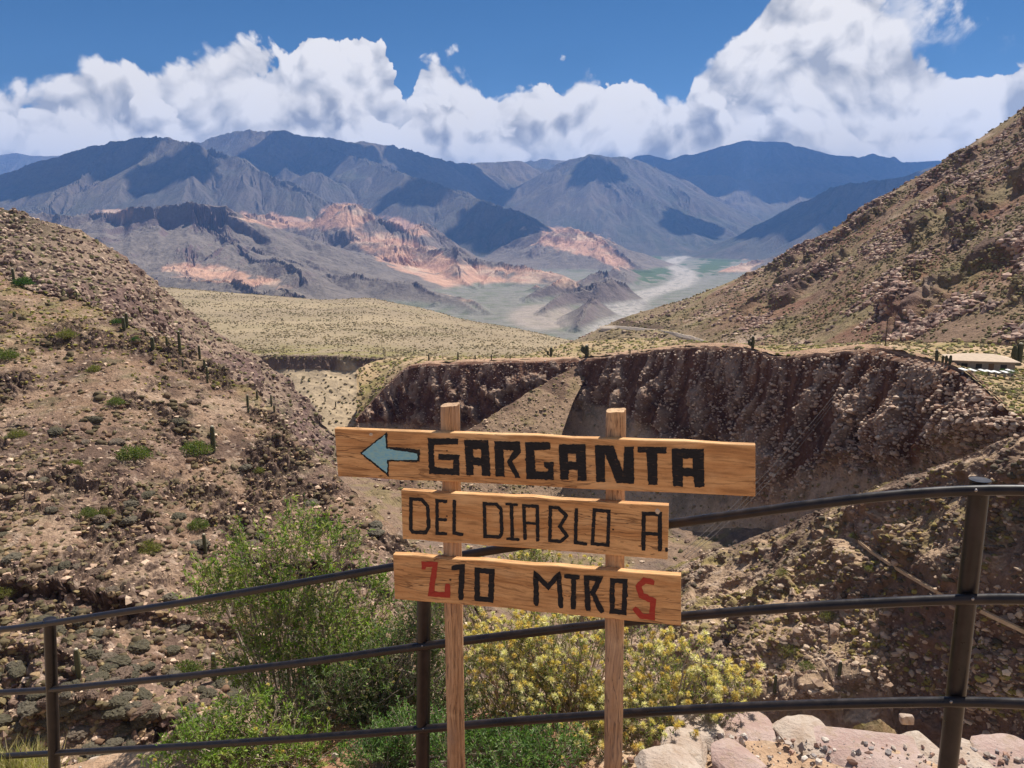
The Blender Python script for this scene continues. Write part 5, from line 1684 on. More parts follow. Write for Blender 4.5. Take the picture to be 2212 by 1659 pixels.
def shrub(name, label, cat, base, lumps, n_twig, n_leaf, ln, wd, pal, rng, n_flower=0, fpal=None, twig_len=0.22, wood_n=40, up=0.6, droop=0.0, group=None, fl_r=0.014, thin=1.0):
    """lumps: (centre, radii) ellipsoids whose skins carry leafy twig ends"""
    base = np.asarray(base, float)
    root = empty(name, base, label, cat, group)
    w = np.array([r[0] * r[1] * r[2] for _, r in lumps]) ** 0.67
    pick = rng.choice(len(lumps), n_twig, p=w / w.sum())
    Cn = np.array([l[0] for l in lumps])[pick]; Rd = np.array([l[1] for l in lumps])[pick]
    dr = rng.normal(0, 1, (n_twig, 3)); dr /= np.linalg.norm(dr, axis=1)[:, None]
    rad = rng.random(n_twig) ** 0.45
    P0 = Cn + dr * Rd * rad[:, None]
    # uneven: drop twigs in hollows
    hol = fbm(P0, 0.30, 3, seed=rng.uniform(0, 50))
    keep = hol > -0.10 * thin
    keep |= rng.random(n_twig) < 0.25
    P0, dr = P0[keep], dr[keep]; n = len(P0)
    D = dr * 0.7 + np.array([0, 0, up]) + rng.normal(0, 0.35, (n, 3))
    D /= np.linalg.norm(D, axis=1)[:, None]
    TL = twig_len * rng.uniform(0.55, 1.2, n)
    P1 = P0 + D * TL[:, None] * 0.5
    D2 = D + rng.normal(0, 0.3, (n, 3)) + np.array([0, 0, 0.25 - droop]); D2 /= np.linalg.norm(D2, axis=1)[:, None]
    P2 = P1 + D2 * TL[:, None] * 0.5
    # leaves along the twigs
    k = n_leaf
    s = rng.random((n, k)) ** 0.75
    a = np.where((s < 0.5)[..., None], P0[:, None] + (P1 - P0)[:, None] * (s * 2)[..., None], P1[:, None] + (P2 - P1)[:, None] * (s * 2 - 1)[..., None])
    dd = np.where((s < 0.5)[..., None], D[:, None], D2[:, None]) * 0.55 + rng.normal(0, 0.55, (n, k, 3))
    a = a.reshape(-1, 3); dd = dd.reshape(-1, 3)
    pal = np.asarray(pal, float)
    ci = np.repeat(rng.integers(0, len(pal), n), k)
    mixr = rng.random(len(a)) < 0.35
    ci = np.where(mixr, rng.integers(0, len(pal), len(a)), ci)
    cols = pal[ci] * rng.uniform(0.75, 1.25, (len(a), 1))
    V, f, cc = leaves(a, dd, ln * rng.uniform(0.6, 1.25, len(a)), wd * rng.uniform(0.7, 1.2, len(a)), rng, cols)
    mesh_obj('foliage', V - base, f, LEAF, root, cols=cc)
    # woody stems, and the twigs themselves
    g = Geo()
    order = rng.permutation(n)
    for i in order[:wood_n]:
        e = P0[i]
        mid = base + (e - base) * 0.5 + rng.normal(0, 0.06, 3) + np.array([0, 0, 0.03])
        tt = np.linspace(0, 1, 9)[:, None]
        path = (1 - tt) ** 2 * (base + rng.normal(0, 0.05, 3) * np.array([1, 1, 0.2])) + 2 * tt * (1 - tt) * mid + tt ** 2 * e
        path = path + np.cumsum(rng.normal(0, 0.006, path.shape), axis=0)
        V, ff = tube(path, np.linspace(0.010, 0.003, 9) * rng.uniform(0.6, 1.2), 5, False)
        g.add(V - base, ff)
    for i in order[:int(n * 0.8)]:
        V, ff = tube(np.array([P0[i] - D[i] * 0.06, P0[i], P1[i], P2[i]]), [0.0024, 0.002, 0.0017, 0.0010], 3, False)
        g.add(V - base, ff)
    g.obj('stems', TWIG, root)
    if n_flower:
        fi = rng.choice(n, min(n_flower, n), replace=False, p=None)
        C = P2[fi] + D2[fi] * 0.01
        kk = 46
        dv = rng.normal(0, 1, (len(fi), kk, 3)) + 0.7 * D2[fi][:, None]
        dv = dv.reshape(-1, 3)
        cc = np.repeat(C, kk, 0)
        fp = np.asarray(fpal, float)
        cols = fp[np.repeat(rng.integers(0, len(fp), len(fi)), kk)] * rng.uniform(0.8, 1.15, (len(cc), 1))
        V, f, c4 = leaves(cc, dv, np.repeat(fl_r * rng.uniform(0.7, 1.3, len(fi)), kk), 0.0042, rng, cols)
        mesh_obj('flowers', V - base, f, FLOWER, root, cols=c4)
    return root


def lump(px, py, Y, rx, rz, ry=None):
    return (at(px, py, Y), (rx, ry if ry else rx, rz))


GREEN = [(0.20, 0.28, 0.05), (0.27, 0.35, 0.07), (0.13, 0.20, 0.04), (0.35, 0.37, 0.11), (0.09, 0.14, 0.035), (0.34, 0.28, 0.17)]
DULL = [(0.12, 0.175, 0.06), (0.17, 0.225, 0.09), (0.085, 0.125, 0.05), (0.27, 0.28, 0.17), (0.16, 0.23, 0.055), (0.30, 0.25, 0.17)]
OLIVE = [(0.19, 0.22, 0.06), (0.25, 0.26, 0.08), (0.12, 0.16, 0.04), (0.33, 0.30, 0.13), (0.36, 0.29, 0.16)]
YELL = [(0.88, 0.70, 0.28), (0.90, 0.76, 0.38), (0.80, 0.58, 0.22), (0.92, 0.82, 0.50)]
PALEY = [(0.75, 0.62, 0.36), (0.62, 0.48, 0.22)]


def gpt(x, y):
    return np.array([x, y, float(z_near(x, y))])


def build_shrubs():
    rng = np.random.default_rng(21)
    # tall open shrub, left of the sign, beyond the railing
    b = at(640, 1640, 4.7); b[2] = min(b[2], float(z_near(b[0], b[1])))
    shrub('leafy_shrub', 'tall open green shrub rising behind the railing left of the sign', 'shrub', b,
          [lump(480, 1290, 4.8, .17, .16), lump(560, 1215, 4.8, .15, .20), lump(640, 1180, 4.8, .17, .19), lump(715, 1210, 4.85, .17, .18), lump(790, 1300, 4.9, .16, .18),
           lump(610, 1330, 4.7, .24, .22), lump(720, 1380, 4.7, .25, .22), lump(560, 1430, 4.6, .16, .16), lump(800, 1430, 4.6, .2, .2)],
          1500, 17, 0.034, 0.0105, GREEN, rng, 90, PALEY, twig_len=0.19, wood_n=70, up=0.9, fl_r=0.010, thin=0.5)
    # grey-green thicket in the middle, under the boards
    b = at(800, 1800, 4.3); b[2] = float(z_near(b[0], b[1]))
    shrub('leafy_shrub', 'dense grey-green thicket behind the middle railing post', 'shrub', b,
          [lump(760, 1490, 4.4, .26, .22), lump(870, 1450, 4.4, .22, .24), lump(950, 1500, 4.3, .2, .22), lump(660, 1520, 4.4, .2, .17), lump(860, 1580, 4.2, .22, .16), lump(930, 1350, 4.5, .14, .16),
           lump(1020, 1600, 4.0, .18, .13)],
          2600, 18, 0.025, 0.0075, DULL, rng, 90, PALEY, twig_len=0.15, wood_n=90, fl_r=0.012, thin=-0.2)
    # bright green sprigs that come through the lowest rail
    b = at(560, 1720, 4.1); b[2] = float(z_near(b[0], b[1]))
    shrub('leafy_shrub', 'low bright green sprigs growing through the lowest rail', 'shrub', b,
          [lump(470, 1590, 4.05, .22, .10), lump(580, 1560, 4.1, .18, .11), lump(640, 1630, 3.95, .17, .09), lump(420, 1640, 4.1, .2, .07), lump(540, 1640, 3.95, .2, .07)],
          560, 17, 0.032, 0.0098, [(0.22, 0.31, 0.06), (0.28, 0.36, 0.08), (0.17, 0.26, 0.05), (0.36, 0.37, 0.12)], rng, 24, YELL, twig_len=0.15, wood_n=40)
    b = at(850, 1740, 3.75); b[2] = float(z_near(b[0], b[1]))
    shrub('leafy_shrub', 'low leafy mound at the foot of the sign posts', 'shrub', b,
          [lump(820, 1640, 3.75, .16, .10), lump(900, 1600, 3.8, .15, .11), lump(1010, 1640, 3.6, .2, .10), lump(1120, 1650, 3.5, .18, .10), lump(1200, 1630, 3.5, .14, .1)],
          1000, 20, 0.026, 0.0080, [(0.12, 0.21, 0.06), (0.16, 0.26, 0.08), (0.22, 0.30, 0.11), (0.09, 0.15, 0.05)], rng, 0, None, twig_len=0.13, wood_n=30)
    # the flowering shrub
    b = at(1260, 1800, 4.0); b[2] = float(z_near(b[0], b[1]))
    shrub('flowering_shrub', 'wide shrub covered in pale yellow flower heads between the sign posts', 'shrub', b,
          [lump(1080, 1430, 4.2, .22, .20), lump(1180, 1400, 4.2, .2, .18), lump(1260, 1440, 4.1, .22, .2), lump(1090, 1530, 4.0, .22, .16), lump(1220, 1540, 3.95, .24, .17),
           lump(1380, 1420, 4.0, .15, .15), lump(1430, 1480, 3.9, .16, .15), lump(1370, 1550, 3.8, .17, .15), lump(1460, 1550, 3.75, .11, .11), lump(1300, 1620, 3.6, .16, .11), lump(1420, 1620, 3.5, .1, .09)],
          2300, 16, 0.023, 0.0062, OLIVE, rng, 1000, YELL, twig_len=0.17, wood_n=110, fl_r=0.023, thin=-0.6)
    b = at(1440, 1640, 3.65); b[2] = float(z_near(b[0], b[1]))
    shrub('flowering_shrub', 'flowering twigs leaning out to the right of the wide shrub', 'shrub', b,
          [lump(1530, 1500, 3.75, .10, .08), lump(1590, 1490, 3.75, .06, .04), lump(1500, 1420, 3.8, .09, .08), lump(1540, 1560, 3.6, .08, .04)],
          170, 16, 0.021, 0.0058, OLIVE, rng, 120, YELL, twig_len=0.12, wood_n=30, fl_r=0.025)
    # yellow tops behind the boards
    b = at(1180, 1500, 4.9); b[2] = float(z_near(b[0], b[1]))
    shrub('flowering_shrub', 'yellow flowering tops seen between the two lower boards', 'shrub', b,
          [lump(1000, 1270, 4.9, .22, .13), lump(1150, 1240, 4.9, .18, .12), lump(1280, 1290, 4.8, .25, .13), lump(930, 1250, 4.9, .12, .12), lump(1160, 1200, 5.0, .1, .06)],
          700, 17, 0.022, 0.006, OLIVE, rng, 200, YELL, twig_len=0.14, wood_n=50, fl_r=0.019)
    # dry tuft in the corner
    b = at(40, 1690, 4.35); b[2] = min(b[2], float(z_near(b[0], b[1])) + 0.1)
    n = 900
    C = b + rng.normal(0, 1, (n, 3)) * np.array([.10, .07, .02])
    D = rng.normal(0, 0.5, (n, 3)) + np.array([0, 0, 1.0])
    st = np.array([(0.50, 0.40, 0.20), (0.42, 0.33, 0.15), (0.30, 0.28, 0.10), (0.56, 0.47, 0.28)])
    V, f, c = leaves(C, D, rng.uniform(.12, .27, n), 0.005, rng, st[rng.integers(0, 4, n)])
    o = mesh_obj('grass_tuft', V - b, f, LEAF, None, cols=c, loc=b)
    tag(o, 'dry straw-coloured grass tuft at the foot of the railing', 'grass tuft')


build_shrubs()
#NEXT2
# ------------------------------------------------------------------ cushions, tufts and stones too many to count
def vcol_mat(name, rough=0.9, var=0.35, scale=6.0, bd=0.05):
    m, t, b = material(name)
    co = t.n('ShaderNodeNewGeometry').outputs['Position']
    c = t.n('ShaderNodeVertexColor', layer_name='Col').outputs[0]
    f = t.m('ADD', 1.0, t.m('MULTIPLY', t.m('SUBTRACT', t.noise(co, scale, 4.0, 0.65), 0.5), 2 * var))
    t.put(b.inputs['Base Color'], t.mix(1.0, c, t.xyz(t.m('MULTIPLY', f, 1.08), t.m('MULTIPLY', f, 0.95), t.m('MULTIPLY', f, 0.80)), 'MULTIPLY'))
    b.inputs['Roughness'].default_value = rough
    bump(t, b, t.noise(co, scale * 1.7, 4.0, 0.7), 0.6, bd)
    return m


SCRUB_M = vcol_mat('scrub', 0.9, 0.45, 5.0, 0.08)
RUBBLE_M = vcol_mat('rubble', 0.85, 0.3, 3.0, 0.06)


def pick(patch, n, rng, dens=None, vlim=(0, 1), box=None):
    """random places on a landform, spread evenly over the picture"""
    G, X, Y = PATCH[patch]
    nv, nu = X.shape
    ins = (X > -60) & (X < 2270) & (Y < 1700) & (G[..., 1] > 1)
    vi = np.arange(nv)[:, None] / nv
    ins &= (vi >= vlim[0]) & (vi <= vlim[1])
    if box: ins &= (X > box[0]) & (X < box[2]) & (Y > box[1]) & (Y < box[3])
    # picture area of each grid cell as the weight
    dxu = np.gradient(X, axis=1); dyu = np.gradient(Y, axis=1); dxv = np.gradient(X, axis=0); dyv = np.gradient(Y, axis=0)
    area = np.abs(dxu * dyv - dyu * dxv) * ins
    w = np.minimum(area, np.percentile(area[ins], 95) * 3)
    w = w ** 1.0
    if dens is not None: w = w * dens(G, X, Y)
    w = w.ravel() / w.sum()
    k = rng.choice(w.size, n, p=w, replace=True)
    N = normals(G).reshape(-1, 3)[k]
    return G.reshape(-1, 3)[k], N, k


def heap(name, P, size, cols, mat, rng, tmpl, flat=(0.7, 1.1), sink=0.25, jitter=0.22, kind='stuff', label=None, smooth=False):
    v0, f0 = tmpl
    n = len(P); m = len(v0)
    a = rng.uniform(0, 2 * np.pi, n)
    sc = size[:, None] * np.stack([rng.uniform(0.75, 1.35, n), rng.uniform(0.75, 1.35, n), rng.uniform(flat[0], flat[1], n)], -1)
    V = v0[None] * sc[:, None, :]
    V = V * (1 + rng.normal(0, jitter, (n, m, 1)))
    c, s = np.cos(a)[:, None], np.sin(a)[:, None]
    X = V[..., 0] * c - V[..., 1] * s; Y = V[..., 0] * s + V[..., 1] * c
    V = np.stack([X, Y, V[..., 2]], -1) + P[:, None]
    V[..., 2] += (size * (1 - 2 * sink) * 0.5)[:, None] * 0.8
    Fc = (f0[None] + (np.arange(n) * m)[:, None, None]).reshape(-1, 3)
    o = mesh_obj(name, V.reshape(-1, 3), Fc, mat, None, smooth, cols=np.repeat(cols, m, 0))
    o['kind'] = kind
    if label: o['label'] = label
    return o


def pal_pick(rng, n, pal, w=None, var=0.2):
    pal = np.asarray(pal, float)
    return pal[rng.choice(len(pal), n, p=w)] * rng.uniform(1 - var, 1 + var, (n, 1))


def build_scatter():
    rng = np.random.default_rng(31)
    sage = [(0.185, 0.165, 0.105), (0.225, 0.195, 0.12), (0.15, 0.135, 0.085), (0.28, 0.24, 0.155), (0.13, 0.13, 0.065)]
    stone = [(0.40, 0.32, 0.27), (0.47, 0.40, 0.34), (0.30, 0.23, 0.19), (0.20, 0.15, 0.13)]
    # plain
    n = 16000
    P, N, k = pick('plain', n, rng, dens=lambda G, X, Y: 0.2 + sstep(-0.2, 0.25, fbm(G, 55.0, 4, seed=152)), vlim=(0.04, 0.70))
    heap('plain_scrub', P, (0.24 + 0.55 * rng.random(n) ** 2) * (0.6 + P[:, 1] / 1100), pal_pick(rng, n, sage), SCRUB_M, rng, ICO1, (0.6, 1.0), label='low dry scrub dotting the pale plain')
    n = 2600
    P, N, k = pick('plain', n, rng, vlim=(0.76, 0.99))
    heap('wall_scrub', P, rng.uniform(0.4, 0.9, n), pal_pick(rng, n, sage), SCRUB_M, rng, ICO1, (0.6, 1.0), label='scrub on the pale inner wall of the gorge')
    # right slope
    n = 10000
    P, N, k = pick('mountain_slope', n, rng, dens=lambda G, X, Y: 0.12 + sstep(-0.15, 0.25, fbm(G, 45.0, 4, seed=66)), vlim=(0.02, 0.98))
    heap('slope_scrub', P, rng.uniform(0.25, 0.75, n) * (0.5 + P[:, 1] / 600), pal_pick(rng, n, sage + [(0.28, 0.25, 0.14)]), SCRUB_M, rng, ICO1, (0.6, 1.1), label='scrub on the right mountain slope')
    n = 9000
    P, N, k = pick('mountain_slope', n, rng, dens=lambda G, X, Y: sstep(0.0, 0.25, fbm(G, 40.0, 4, seed=63)) * (0.15 + sstep(1350, 1800, X)), vlim=(0.02, 0.97))
    heap('slope_rubble', P, rng.uniform(0.35, 1.3, n), pal_pick(rng, n, [(0.40, 0.31, 0.28), (0.30, 0.21, 0.19), (0.17, 0.12, 0.115), (0.13, 0.095, 0.09), (0.47, 0.39, 0.34)]), RUBBLE_M, rng, ICO1, (0.5, 1.1), label='broken rock on the right mountain slope')
    # gorge wall: stones standing out of the conglomerate
    n = 9000
    P, N, k = pick('gorge_wall', n, rng, dens=lambda G, X, Y: 0.06 + 1.3 * sstep(0.28, 0.6, fbm(np.stack([G[..., 0], G[..., 1], 0 * G[..., 2]], -1) + 0.9 * G[..., 2:3] * np.array([0.35, 0.1, 0]), 13.0, 4, seed=41, ridged=True, gain=0.55)) + 0.5 * sstep(0.15, 0.3, fbm(G, 20.0, 3, seed=141)), vlim=(0.03, 0.70))
    heap('gorge_stones', P + N * 0.1, rng.uniform(0.13, 0.34, n) + 0.45 * rng.random(n) ** 5, pal_pick(rng, n, [(0.46, 0.38, 0.33), (0.40, 0.31, 0.27), (0.30, 0.22, 0.185), (0.52, 0.45, 0.40)]), RUBBLE_M, rng, ICO1, (0.5, 1.0), 0.5, label='pale stones bedded in the gorge wall')
    n = 7000
    P, N, k = pick('gorge_wall', n, rng, vlim=(0.60, 0.98))
    heap('talus', P, rng.uniform(0.12, 0.32, n) + 0.5 * rng.random(n) ** 7, pal_pick(rng, n, [(0.46, 0.38, 0.31), (0.40, 0.32, 0.25), (0.30, 0.24, 0.19), (0.17, 0.16, 0.09), (0.22, 0.19, 0.10)]), RUBBLE_M, rng, ICO1, (0.5, 0.9), 0.4, label='stones and tufts on the talus under the gorge wall')
    n = 3500
    P, N, k = pick('talus_spur', n, rng, vlim=(0.02, 0.98))
    heap('spur_stones', P, rng.uniform(0.14, 0.36, n) + 0.5 * rng.random(n) ** 7, pal_pick(rng, n, [(0.46, 0.38, 0.31), (0.40, 0.32, 0.25), (0.30, 0.24, 0.19), (0.17, 0.16, 0.08), (0.22, 0.20, 0.09)]), RUBBLE_M, rng, ICO1, (0.5, 0.9), 0.4, 0.3, label='stones and tufts on the pale spur under the rim')
    n = 3500
    P, N, k = pick('mesa', n, rng, vlim=(0.03, 1.0))
    heap('mesa_scrub', P, rng.uniform(0.15, 0.5, n) * (0.5 + P[:, 1] / 300), pal_pick(rng, n, sage + [(0.16, 0.19, 0.05), (0.21, 0.21, 0.06)]), SCRUB_M, rng, ICO1, (0.6, 1.0), label='green scrub on the mesa')
    # dark ridge
    n = 6000
    P, N, k = pick('hill_of_dark_rock', n, rng, vlim=(0.03, 0.97))
    heap('ridge_rubble', P, rng.uniform(0.25, 0.9, n), pal_pick(rng, n, [(0.20, 0.15, 0.145), (0.13, 0.10, 0.10), (0.33, 0.27, 0.23), (0.15, 0.15, 0.08), (0.42, 0.35, 0.30)]), RUBBLE_M, rng, ICO1, (0.5, 1.1), label='broken rock and tufts on the dark ridge')
    # gorge floor and near flank
    n = 4000
    P, N, k = pick('gorge_floor', n, rng, vlim=(0.0, 0.92))
    heap('floor_stones', P, rng.uniform(0.15, 0.5, n) + 0.6 * rng.random(n) ** 6, pal_pick(rng, n, stone + [(0.15, 0.15, 0.08)]), RUBBLE_M, rng, ICO1, (0.5, 1.0), label='rubble on the gorge floor')
    n = 5000
    P, N, k = pick('gorge_flank', n, rng, dens=lambda G, X, Y: 0.15 + sstep(0.1, -0.15, fbm(G, 16.0, 5, seed=86)), vlim=(0.02, 0.80))
    heap('flank_stones', P, rng.uniform(0.07, 0.22, n) + 0.4 * rng.random(n) ** 6, pal_pick(rng, n, stone + [(0.14, 0.115, 0.10)]), RUBBLE_M, rng, ICO1, (0.5, 1.0), label='stones on the near flank of the gorge')
    n = 1500
    P, N, k = pick('gorge_flank', n, rng, dens=lambda G, X, Y: 0.05 + sstep(-0.05, 0.2, fbm(G, 13.0, 3, seed=87)), vlim=(0.02, 0.78))
    heap('flank_grass', P, rng.uniform(0.12, 0.40, n), pal_pick(rng, n, [(0.22, 0.20, 0.07), (0.19, 0.165, 0.07), (0.27, 0.21, 0.11), (0.15, 0.13, 0.07)]), SCRUB_M, rng, ICO1, (0.5, 1.0), jitter=0.3, label='yellow-green tufts on the near flank of the gorge')
    n = 900
    P, N, k = pick('gorge_flank', n, rng, dens=lambda G, X, Y: 0.04 + sstep(0.02, 0.16, fbm(G, 16.0, 5, seed=86)), vlim=(0.02, 0.78))
    heap('flank_cushions', P, rng.uniform(0.15, 0.5, n), pal_pick(rng, n, [(0.105, 0.085, 0.072), (0.145, 0.115, 0.095), (0.085, 0.078, 0.06)]), SCRUB_M, rng, ICO2, (0.5, 0.8), 0.3, 0.15, label='grey cushion plants on the near flank of the gorge', smooth=True)
    # near hillside
    n = 8000
    P, N, k = pick('hill_with_cactus', n, rng, vlim=(0.01, 0.95))
    heap('hillside_stones', P, rng.uniform(0.05, 0.16, n) + 0.35 * rng.random(n) ** 7, pal_pick(rng, n, [(0.44, 0.34, 0.28), (0.52, 0.43, 0.36), (0.33, 0.25, 0.20), (0.20, 0.15, 0.13), (0.14, 0.10, 0.095)]), RUBBLE_M, rng, ICO1, (0.4, 0.9), 0.5, 0.34, label='loose stones on the near hillside')
    n = 5200
    P, N, k = pick('hill_with_cactus', n, rng, dens=lambda G, X, Y: 0.25 + sstep(0.0, 0.25, fbm(G, 8.0, 3, seed=210)) + 1.2 * sstep(860, 640, Y), vlim=(0.01, 0.95))
    top = proj(P)[1] < 860
    c = pal_pick(rng, n, [(0.20, 0.17, 0.10), (0.16, 0.14, 0.085), (0.26, 0.20, 0.13), (0.12, 0.11, 0.07)])
    c2 = pal_pick(rng, n, [(0.20, 0.20, 0.055), (0.25, 0.24, 0.07), (0.14, 0.15, 0.05), (0.28, 0.23, 0.11)])
    c = np.where((top & (rng.random(n) < 0.7))[:, None], c2, c)
    heap('hillside_tufts', P, rng.uniform(0.10, 0.36, n), c, SCRUB_M, rng, ICO1, (0.5, 1.0), jitter=0.3, label='dry tufts on the near hillside')


build_scatter()


def build_cushions():
    rng = np.random.default_rng(41)
    def dens(G, X, Y):
        return (0.04 + sstep(0.02, 0.22, fbm(G, 6.5, 3, seed=220))) * (0.25 + sstep(620, 950, Y)) * sstep(1000, 850, X)
    n = 1300
    P, N, k = pick('hill_with_cactus', n, rng, dens=dens, vlim=(0.02, 0.95))
    size = rng.uniform(0.16, 0.42, n) + 0.42 * rng.random(n) ** 4
    pal = [(0.118, 0.100, 0.070), (0.098, 0.084, 0.054), (0.140, 0.108, 0.078), (0.150, 0.102, 0.074), (0.092, 0.080, 0.052)]
    kinds = []
    v, f = ico(4)
    names = ['grey-green', 'dark olive', 'grey-brown', 'brown', 'dark grey-green']
    for i, c in enumerate(pal):
        m, t, b = material('cushion_' + names[i].replace('-', '_').replace(' ', '_'))
        co = t.n('ShaderNodeTexCoord').outputs['Object']
        t.put(b.inputs['Base Color'], t.mix(t.mr(t.noise(co, 3.5, 6.0, 0.7), 0.3, 0.7), tuple(0.6 * a for a in c), tuple(1.45 * a for a in c)))
        bump(t, b, t.noise(co, 16.0, 4.0, 0.7), 0.8, 0.12)
        # several swellings grown together
        w = v.copy()
        rg = np.random.default_rng(60 + i)
        w[:, 2] *= 0.72
        h = np.zeros(len(v))
        for q in range(6):
            d = rg.normal(0, 1, 3); d[2] = abs(d[2]) * 0.6; d /= np.linalg.norm(d)
            h = np.maximum(h, 0.34 * sstep(0.55, 0.98, v @ d))
        w = w * (1 + h + 0.30 * fbm(v, 0.7, 3, seed=70 + i) + 0.20 * fbm(v, 0.2, 4, seed=80 + i, gain=0.65))[:, None]
        w = w * (1 + 0.05 * rg.normal(0, 1, len(v)))[:, None]
        o = mesh_obj('cushion_plant', w, f, m, None, False, link=False)
        kinds.append(o.data)
    d = size / P[:, 1]
    order = np.argsort(-d)
    for r, i in enumerate(order[:290]):
        q = rng.integers(0, 5)
        o = bpy.data.objects.new('cushion_plant', kinds[q])
        COL.objects.link(o)
        o.location = P[i] + np.array([0, 0, -0.02 * size[i]])
        o.scale = np.array([rng.uniform(0.8, 1.5), rng.uniform(0.8, 1.3), rng.uniform(0.65, 1.05)]) * size[i]
        o.rotation_euler = (0, 0, rng.uniform(0, 6.28))
        tag(o, names[q] + ' domed cushion plant on the near hillside', 'cushion plant', names[q] + ' cushion plants on the hillside')
    rest = order[290:]
    c = pal_pick(rng, len(rest), pal)
    heap('small_cushions', P[rest], size[rest], c, SCRUB_M, rng, ICO2, (0.6, 0.9), 0.4, 0.18, label='small cushion plants among the larger ones', smooth=True)


build_cushions()


def hill_bush(label, px, py, rpx, pal, rng, patch='hill_with_cactus', n=1500, flat=0.75, P=None, leaf=0.12):
    if P is None:
        P = spot(patch, px, py + rpx * 0.55)
    r = rpx * P[1] / F
    root = empty('bush', P, label, 'bush')
    d = rng.normal(0, 1, (n, 3)); d /= np.linalg.norm(d, axis=1)[:, None]
    C = d * (rng.random(n) ** 0.35)[:, None] * r
    lob = fbm(d, 0.8, 3, seed=rng.uniform(0, 99))
    C *= (0.85 + 0.5 * lob)[:, None]
    C[:, 2] = np.abs(C[:, 2]) * flat
    D = d + rng.normal(0, 0.6, (n, 3)) + np.array([0, 0, 0.4])
    pal = np.asarray(pal)
    clump = fbm(C / r, 0.35, 2, seed=rng.uniform(0, 50))
    idx = np.clip(((clump + 0.4) / 0.8 * len(pal)).astype(int) + rng.integers(-1, 2, n), 0, len(pal) - 1)
    V, f, c = leaves(C, D, leaf * r * rng.uniform(0.6, 1.6, n), leaf * 0.45 * r, rng, pal[idx] * rng.uniform(0.8, 1.2, (n, 1)))
    mesh_obj('foliage', V, f, LEAF, root, cols=c)
    g = Geo()
    for i in range(9):
        e = C[i * 7] * 0.8
        V, ff = tube(np.array([[0, 0, -0.1], e * 0.5 + rng.normal(0, 0.05, 3) * r, e]), np.array([.03, .022, .012]) * r, 4, False)
        g.add(V, ff)
    g.obj('stems', TWIG, root)


def build_bushes():
    rng = np.random.default_rng(51)
    gr = [(0.085, 0.115, 0.03), (0.12, 0.15, 0.04), (0.17, 0.19, 0.055), (0.20, 0.19, 0.07)]
    dk = [(0.035, 0.075, 0.018), (0.05, 0.10, 0.022), (0.075, 0.125, 0.03)]
    yl = [(0.15, 0.15, 0.045), (0.22, 0.20, 0.06), (0.26, 0.23, 0.08), (0.18, 0.15, 0.07)]
    for lb, px, py, r, pal in [
        ('olive leafy bush on the hillside, wide, left of the lone cactus', 290, 965, 42, gr), ('olive leafy bush that the lone cactus stands beside', 424, 955, 40, gr),
        ('green bush low on the hillside under the wide olive one', 190, 1098, 26, gr), ('straw-green bush beside the small green one low on the hillside', 232, 1098, 22, yl),
        ('pale green bush on the hillside just above the leafy shrub', 428, 1122, 28, gr), ('yellow-green bush on the hillside near a small upright cactus', 318, 1172, 34, yl),
        ('green and brown bush between the two white-topped cacti', 402, 1430, 46, gr), ('green bush cut by the left edge of the picture', 14, 757, 30, gr),
        ('dark green bush on the hillside crest beside a cactus', 62, 590, 26, dk), ('small dark green bush behind a pair of cacti on the crest', 252, 690, 15, dk),
        ('yellowish bush near the left edge halfway up the hillside', 38, 930, 24, yl), ('small olive bush in the middle of the hillside', 160, 995, 22, yl),
        ('low yellow-green bush on the crest of the hillside', 145, 715, 24, yl), ('olive bush above the wide olive one on the hillside', 250, 860, 22, gr),
        ('small olive bush under the crest of the hillside', 205, 790, 20, yl), ('bright green bush at the foot of the hillside crest', 292, 730, 12, dk),
        ('straw-coloured bush low at the left edge of the hillside', 8, 1270, 28, yl), ('olive bush on the hillside right of the lone cactus', 560, 1010, 16, yl)]:
        hill_bush(lb, px, py, r, pal, rng)
    for lb, px, py, r, pal in [
        ('yellow-green bush on the far flank of the gorge, by the water channel', 1882, 1222, 17, yl), ('bright green bush at the upper end of the water channel', 1850, 1152, 18, gr),
        ('yellow-green bush spread along the middle of the gorge flank', 1700, 1390, 30, yl), ('green bush on the gorge flank under the long rail', 1790, 1320, 24, yl),
        ('olive bush low on the gorge flank near the tall cactus', 1745, 1430, 24, gr), ('yellowish bush on the upper gorge flank', 1690, 1230, 18, yl)]:
        hill_bush(lb, px, py, r, pal, rng, 'gorge_flank', 700)
    for lb, px, py, Y, r, pal in [('green bush in front of the beige house', 2118, 803, 146, 12, gr), ('dark green bush at the right corner of the beige house', 2190, 800, 146, 13, dk), ('tall green bush against the wall of the beige house', 2166, 797, 149, 9, dk),
                                  ('olive bush on the mesa edge under the white slabs', 2125, 824, 138, 9, gr)]:
        hill_bush(lb, px, py, r, pal, rng, n=500, P=at(px, py + r * 0.5, Y))


build_bushes()

# ------------------------------------------------------------------ cacti
def cactus_mat():
    m, t, b = material('cactus_skin')
    co = t.n('ShaderNodeTexCoord').outputs['Object']
    n = t.noise(co, 7.0, 5.0, 0.65)
    c = t.mix(t.mr(n, 0.3, 0.7), (0.060, 0.066, 0.032), (0.115, 0.105, 0.058))
    t.put(b.inputs['Base Color'], c)
    bump(t, b, t.noise(co, 60.0, 3.0), 0.5, 0.02)
    w, t, b = material('cactus_wool')
    t.put(b.inputs['Base Color'], t.mix(t.noise(t.n('ShaderNodeTexCoord').outputs['Object'], 25.0, 4.0), (0.36, 0.32, 0.22), (0.62, 0.57, 0.44)))
    return m, w


CACT, WOOL = cactus_mat()


